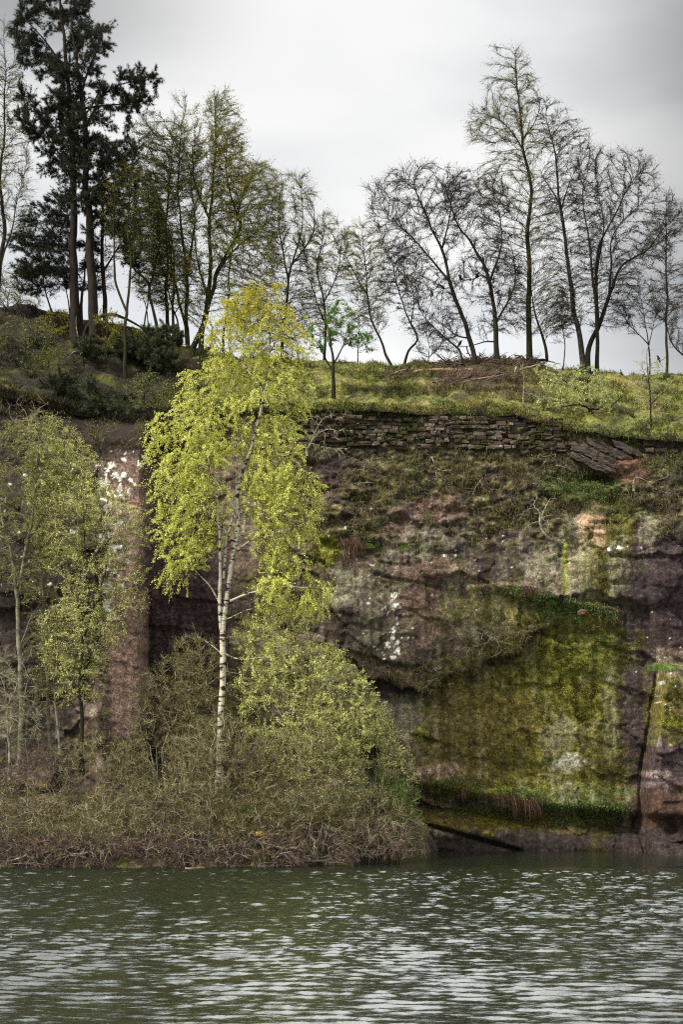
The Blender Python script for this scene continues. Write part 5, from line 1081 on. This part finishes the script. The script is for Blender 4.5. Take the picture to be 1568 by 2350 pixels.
boulder('boulder', 'red and white stone on the mossy ledge below the upright slab', 1336, 1404, cliff_y(1336, 1404) - 0.15, 0.14, 0.12, 0.09, M['pinkstone'], 4)
yp_ = 42.7
log('pale plank floating at the waterline in front of the shrubs', [np.array((P(425, 1993, yp_)[0], yp_, 0.03)), np.array((P(470, 1993, yp_)[0], yp_ + 0.05, 0.03))], 0.035, 0.03, 8, name='driftwood_plank', cat='driftwood')
log('orange-brown driftwood stick among the twigs right of the small ochre stone', [P(672, 1958, 43.6), P(700, 1950, 43.7)], 0.03, 0.02, 9, name='driftwood_plank', cat='driftwood')

# ------------------------------------------------------------------ grasses
def blades(base, dirn, ln, wd, sag, rng, out=0.6):
    n = len(base); s = norm(np.cross(dirn, rng.normal(0, 1, (n, 3)))) * wd[:, None]
    p1 = base + dirn * (ln * 0.5)[:, None]; p2 = p1 + norm(dirn * out + np.array((0, 0, -1.0)) * sag[:, None]) * (ln * 0.5)[:, None]
    V = np.stack([base - s, base + s, p1 + s * 0.7, p1 - s * 0.7, p2], 1).reshape(-1, 3)
    b0 = np.arange(n)[:, None] * 5
    return V, b0 + np.arange(4), b0 + np.array((3, 2, 4))
rg = np.random.default_rng(77)
# turf blades
nt = 26000; k_ = 6
X = rg.uniform(-14, 14, nt); Y = YE - 0.3 + (YR + 0.3 - YE) * rg.random(nt) ** 0.85
dn = fbm(X * 1.3, Y * 1.6, 0, 310, 3); keep = (dn + rg.normal(0, 0.1, nt) > 0.42); X, Y = X[keep], Y[keep]; nt = len(X)
Z = terrain(X, np.maximum(Y, YE)) - 0.05
hgt = 0.09 + 0.30 * sstep(0.45, 0.7, fbm(X * 1.3, Y * 1.6, 0, 310, 3)) 
B = np.repeat(np.stack([X, Y, Z], -1), k_, 0) + rg.normal(0, 0.06, (nt * k_, 3)) * (1, 1, 0.2)
D = norm(rg.normal(0, 0.6, (nt * k_, 3)) + (0, -0.15, 1.0)); ln = np.repeat(hgt, k_) * rg.uniform(0.6, 1.2, nt * k_)
V, Q, T = blades(B, D, ln, np.full(nt * k_, 0.011), rg.uniform(0.2, 1.4, nt * k_), rg)
cg = np.repeat(turf_col(X, Y), k_, 0) * rg.uniform(0.6, 1.7, (nt * k_, 1))
tag(obj('grass', make_mesh('grass', V, [Q, T], [M['turf']], smooth=False, col=np.repeat(cg, 5, 0))), 'short tussocky grass on the hilltop', kind='stuff')
# overhanging fringe of the turf
xf = rg.uniform(-13.5, 13.5, 7000)
yf_ = YC - cliff_d(PX(xf, YC), PYv(cliff_top(xf), YC)); zf = cliff_top(xf)
B = np.stack([xf, yf_ - rg.uniform(0.05, 0.35, len(xf)), zf + rg.uniform(-0.12, 0.12, len(xf))], -1)
D = norm(rg.normal(0, 0.5, (len(xf), 3)) + (0, -0.8, 0.3)); V, Q, T = blades(B, D, rg.uniform(0.10, 0.28, len(xf)), np.full(len(xf), 0.012), rg.uniform(0.8, 2.5, len(xf)), rg)
cg = turf_col(xf, np.full(len(xf), YE)) * rg.uniform(0.4, 1.4, (len(xf), 1))
tag(obj('edge_grass', make_mesh('edge_grass', V, [Q, T], [M['turf']], smooth=False, col=np.repeat(cg, 5, 0))), 'grass hanging over the turf edge', kind='stuff')
# dead grass and herbs on the face
flat = np.stack([Xg, Yg, Zg], -1)[:-1, :-1]
wv = vegz[:-1, :-1] * sstep(0.47, 0.60, fbm(pxg / 34, pyg / 26, 4, 320, 4)[:-1, :-1]) * sstep(1000, 1040, pyg[:-1, :-1])
def near_line(pts, up, dn, x0, x1, wob=12):
    yl = pl(pts, pxg) + (fbm(pxg / 30, pyg * 0, 0, 330, 3) - 0.5) * wob * 2
    return ((pyg > yl - up) & (pyg < yl + dn) & (pxg > x0) & (pxg < x1))[:-1, :-1]
wv = wv + 1.3 * near_line(LEDGE, 46, 4, 820, 1240, 24) * sstep(0.46, 0.56, fbm(pxg / 20, pyg / 20, 1, 331, 3)[:-1, :-1])
wv = wv + 1.3 * near_line([(1080, 1352), (1200, 1355), (1330, 1392), (1420, 1412)], 12, 14, 1085, 1420)
wv = wv + 1.2 * near_line([(1000, 1440), (1100, 1450), (1200, 1440)], 40, 50, 990, 1210) * sstep(0.5, 0.6, fbm(pxg / 16, pyg / 10, 1, 332, 3)[:-1, :-1])
wv = wv + 1.0 * near_line(FOOT, 24, 6, 940, 1460, 24) * sstep(0.45, 0.55, fbm(pxg / 18, pyg / 18, 1, 335, 3)[:-1, :-1]) + 0.35 * near_line(FOOT, 0, 75, 960, 1250)
wv = wv * (Xg[:-1, :-1] > -3) * (Xg[:-1, :-1] < 13.5)
wl = sstep(1060, 960, pyg[:-1, :-1]) * (Xg[:-1, :-1] < -4) * (Xg[:-1, :-1] > -13.4) * sstep(0.45, 0.6, fbm(pxg / 20, pyg / 20, 4, 321, 4)[:-1, :-1])
wv = wv + 0.8 * near_line([(690, 1000), (1000, 1000), (1316, 1010)], 50, 40, 690, 1560) * sstep(0.54, 0.64, fbm(pxg / 22, pyg / 30, 3, 336, 3)[:-1, :-1])
wv = (wv + 1.8 * wl).ravel(); pr_ = wv / wv.sum()
nt, k_ = 6500, 7
ii = rg.choice(len(pr_), nt, p=pr_); B0 = flat.reshape(-1, 3)[ii] + rg.normal(0, 0.03, (nt, 3))
B = np.repeat(B0, k_, 0) + rg.normal(0, 0.03, (nt * k_, 3)); D = norm(rg.normal(0, 0.85, (nt * k_, 3)) + (0, -0.6, 0.30))
V, Q, T = blades(B, D, rg.uniform(0.08, 0.26, nt * k_) * np.where(rg.random(nt * k_) < 0.15, 2.0, 1.0), rg.uniform(0.004, 0.010, nt * k_), rg.uniform(0.8, 2.6, nt * k_), rg)
tag(obj('cliff_grass', make_mesh('cliff_grass', V, [Q, T], [M['dry_grass']], smooth=False)), 'dead grass and herbs clinging to the quarry face', kind='stuff')
# cushions of moss standing off the rock
mm = np.clip((C[..., 1] - C[..., 2] * 3.2) / 0.05, 0, 1)[:-1, :-1] * sstep(0.50, 0.60, fbm(pxg / 13, pyg / 9, 3, 340, 4, 0.6))[:-1, :-1] * (pxg > 640)[:-1, :-1] * (pxg < 1620)[:-1, :-1] * (pyg > 1040)[:-1, :-1]
mm = mm.ravel(); nm_ = 30000; ii = rg.choice(len(mm), nm_, p=mm / mm.sum())
c = flat.reshape(-1, 3)[ii] + rg.normal(0, 0.022, (nm_, 3)) + np.array((0, -0.02, 0))
lv, lf = leaf_mesh(c, rg.uniform(0.025, 0.06, nm_), rg, 0.7)
cm = C[:-1, :-1].reshape(-1, 3)[ii] * rg.uniform(0.5, 1.6, (nm_, 1))
tag(obj('moss', make_mesh('moss', lv, [lf], [M['turf']], smooth=False, col=np.repeat(cm, 4, 0))), 'cushions of olive moss on the quarry face', kind='stuff')
# small green leaves: ivy and bramble on ledges
wi = (1.0 * near_line([(1080, 1350), (1200, 1352), (1330, 1392), (1420, 1412)], 10, 18, 1150, 1420) + 1.0 * near_line([(1230, 1370), (1330, 1395)], 10, 45, 1225, 1335) + 0.9 * near_line(FOOT, 22, 22, 980, 1240) * sstep(0.45, 0.6, fbm(pxg / 14, pyg / 10, 1, 333, 3)[:-1, :-1]) + 0.8 * near_line([(1040, 1862), (1200, 1858)], 10, 14, 1040, 1210) + 0.9 * near_line([(1250, 1870), (1440, 1870)], 30, 24, 1255, 1445)
      + 0.6 * near_line([(1290, 1100), (1380, 1110), (1430, 1130)], 16, 40, 1250, 1420) + 0.25 * vegz[:-1, :-1] * sstep(0.58, 0.7, fbm(pxg / 40, pyg / 30, 6, 334, 3)[:-1, :-1]) + 0.6 * near_line([(1500, 1532), (1568, 1532)], 6, 8, 1500, 1600)) * (Xg[:-1, :-1] > -3) * (Xg[:-1, :-1] < 13.5)
wi = wi.ravel(); nl = 9000; ii = rg.choice(len(wi), nl, p=wi / wi.sum())
c = flat.reshape(-1, 3)[ii] + rg.normal(0, 0.05, (nl, 3)) + np.array((0, -0.10, 0))
lv, lf = leaf_mesh(c, rg.uniform(0.03, 0.075, nl), rg, 0.8)
tag(obj('ivy', make_mesh('ivy', lv, [lf], [M['leaf_fern']], smooth=False)), 'low ivy and bramble leaves on the ledges', kind='stuff')
# hanging dead roots and bracken
def hanging(label, a, b_, w_, n, l0, l1, seed):
    rng = np.random.default_rng(seed); Bs, Ds, Ls = [], [], []
    for q in range(n):
        px, py = a + rng.normal(0, w_), b_ + rng.normal(0, 4); y = cliff_y(px, py) - 0.12
        Bs.append(P(px, py, y)); Ds.append((rng.normal(0.2, 0.25), -0.35, -0.8 + rng.normal(0, 0.1))); Ls.append(rng.uniform(l0, l1))
    V, Q, T = blades(np.array(Bs), norm(np.array(Ds)), np.array(Ls), np.full(len(Bs), 0.010), np.full(len(Bs), 1.5), rng)
    tag(obj('bracken', make_mesh('bracken', V, [Q, T], [M['red_bracken']], smooth=False)), label, 'bracken', 'hanging dead bracken')
hanging('sparse dead bracken under the left end of the mossy foot ledge', 1060, 1814, 11, 34, .2, .5, 1)
hanging('short dead bracken in the middle of the foot ledge, left of the two long clumps', 1125, 1822, 18, 45, .25, .7, 2)
hanging('long red-brown dead bracken under the foot ledge, left of its long neighbour', 1172, 1826, 9, 60, .4, .95, 3)
hanging('long red-brown dead bracken at the right of the foot ledge clumps', 1210, 1834, 10, 50, .4, .9, 4)
hanging('tuft of dark red dead bracken on the face right of the birch', 805, 1240, 12, 120, .3, .8, 5)
hanging('smaller dark red bracken tuft just below the one right of the birch', 790, 1275, 8, 60, .3, .7, 6)
hanging('red-brown dead bracken on the grassy shelf', 1215, 1345, 9, 90, .2, .45, 7)
# fern rosettes
def fern(label, px, py, s, seed):
    rng = np.random.default_rng(seed); y = cliff_y(px, py) - 0.18; c = P(px, py, y); V, Q = [], []
    off = 0
    for f_ in range(9):
        th = rng.uniform(0, 2 * math.pi); d = norm(np.array((math.cos(th), -0.55 + 0.3 * math.sin(th), 0.75 * abs(math.sin(th)) + 0.15)))
        sd_ = norm(np.cross(d, (0, -1, 0.2))); L_ = s * rng.uniform(0.7, 1.1)
        for t in np.linspace(0.12, 1, 11):
            p = c + d * L_ * t + np.array((0, 0, -0.35 * L_ * t * t)); w_ = L_ * 0.26 * math.sin(math.pi * min(1, t * 0.85 + 0.12)) + 0.01
            for sg in (-1, 1):
                a = p + d * 0.02 * L_; e = p + sd_ * sg * w_ + d * 0.05 * L_
                V += [p, p + d * L_ * 0.055, e + d * L_ * 0.02, e - d * L_ * 0.005]; Q.append((off, off + 1, off + 2, off + 3)); off += 4
    tag(obj('fern', make_mesh('fern', np.array(V), [np.array(Q)], [M['leaf_green'] if seed % 2 else M['leaf_fern']], smooth=False)), label, 'fern', 'small ferns on the rock')
fern('bright green fern at the left end of the mossy ledge thicket', 1240, 1382, 0.26, 1)
fern('bright green fern right of its neighbour in the ledge thicket', 1266, 1386, 0.28, 3)
fern('fern growing alone from the rock above the fractured block', 930, 1257, 0.24, 5)
fern('tiny fern on the left end of the grassy shelf', 1096, 1359, 0.18, 7)
fern('small fern on the moss below the short ledge', 1388, 1470, 0.20, 2)
fern('fern beside the dark red bracken right of the birch', 847, 1254, 0.22, 9)
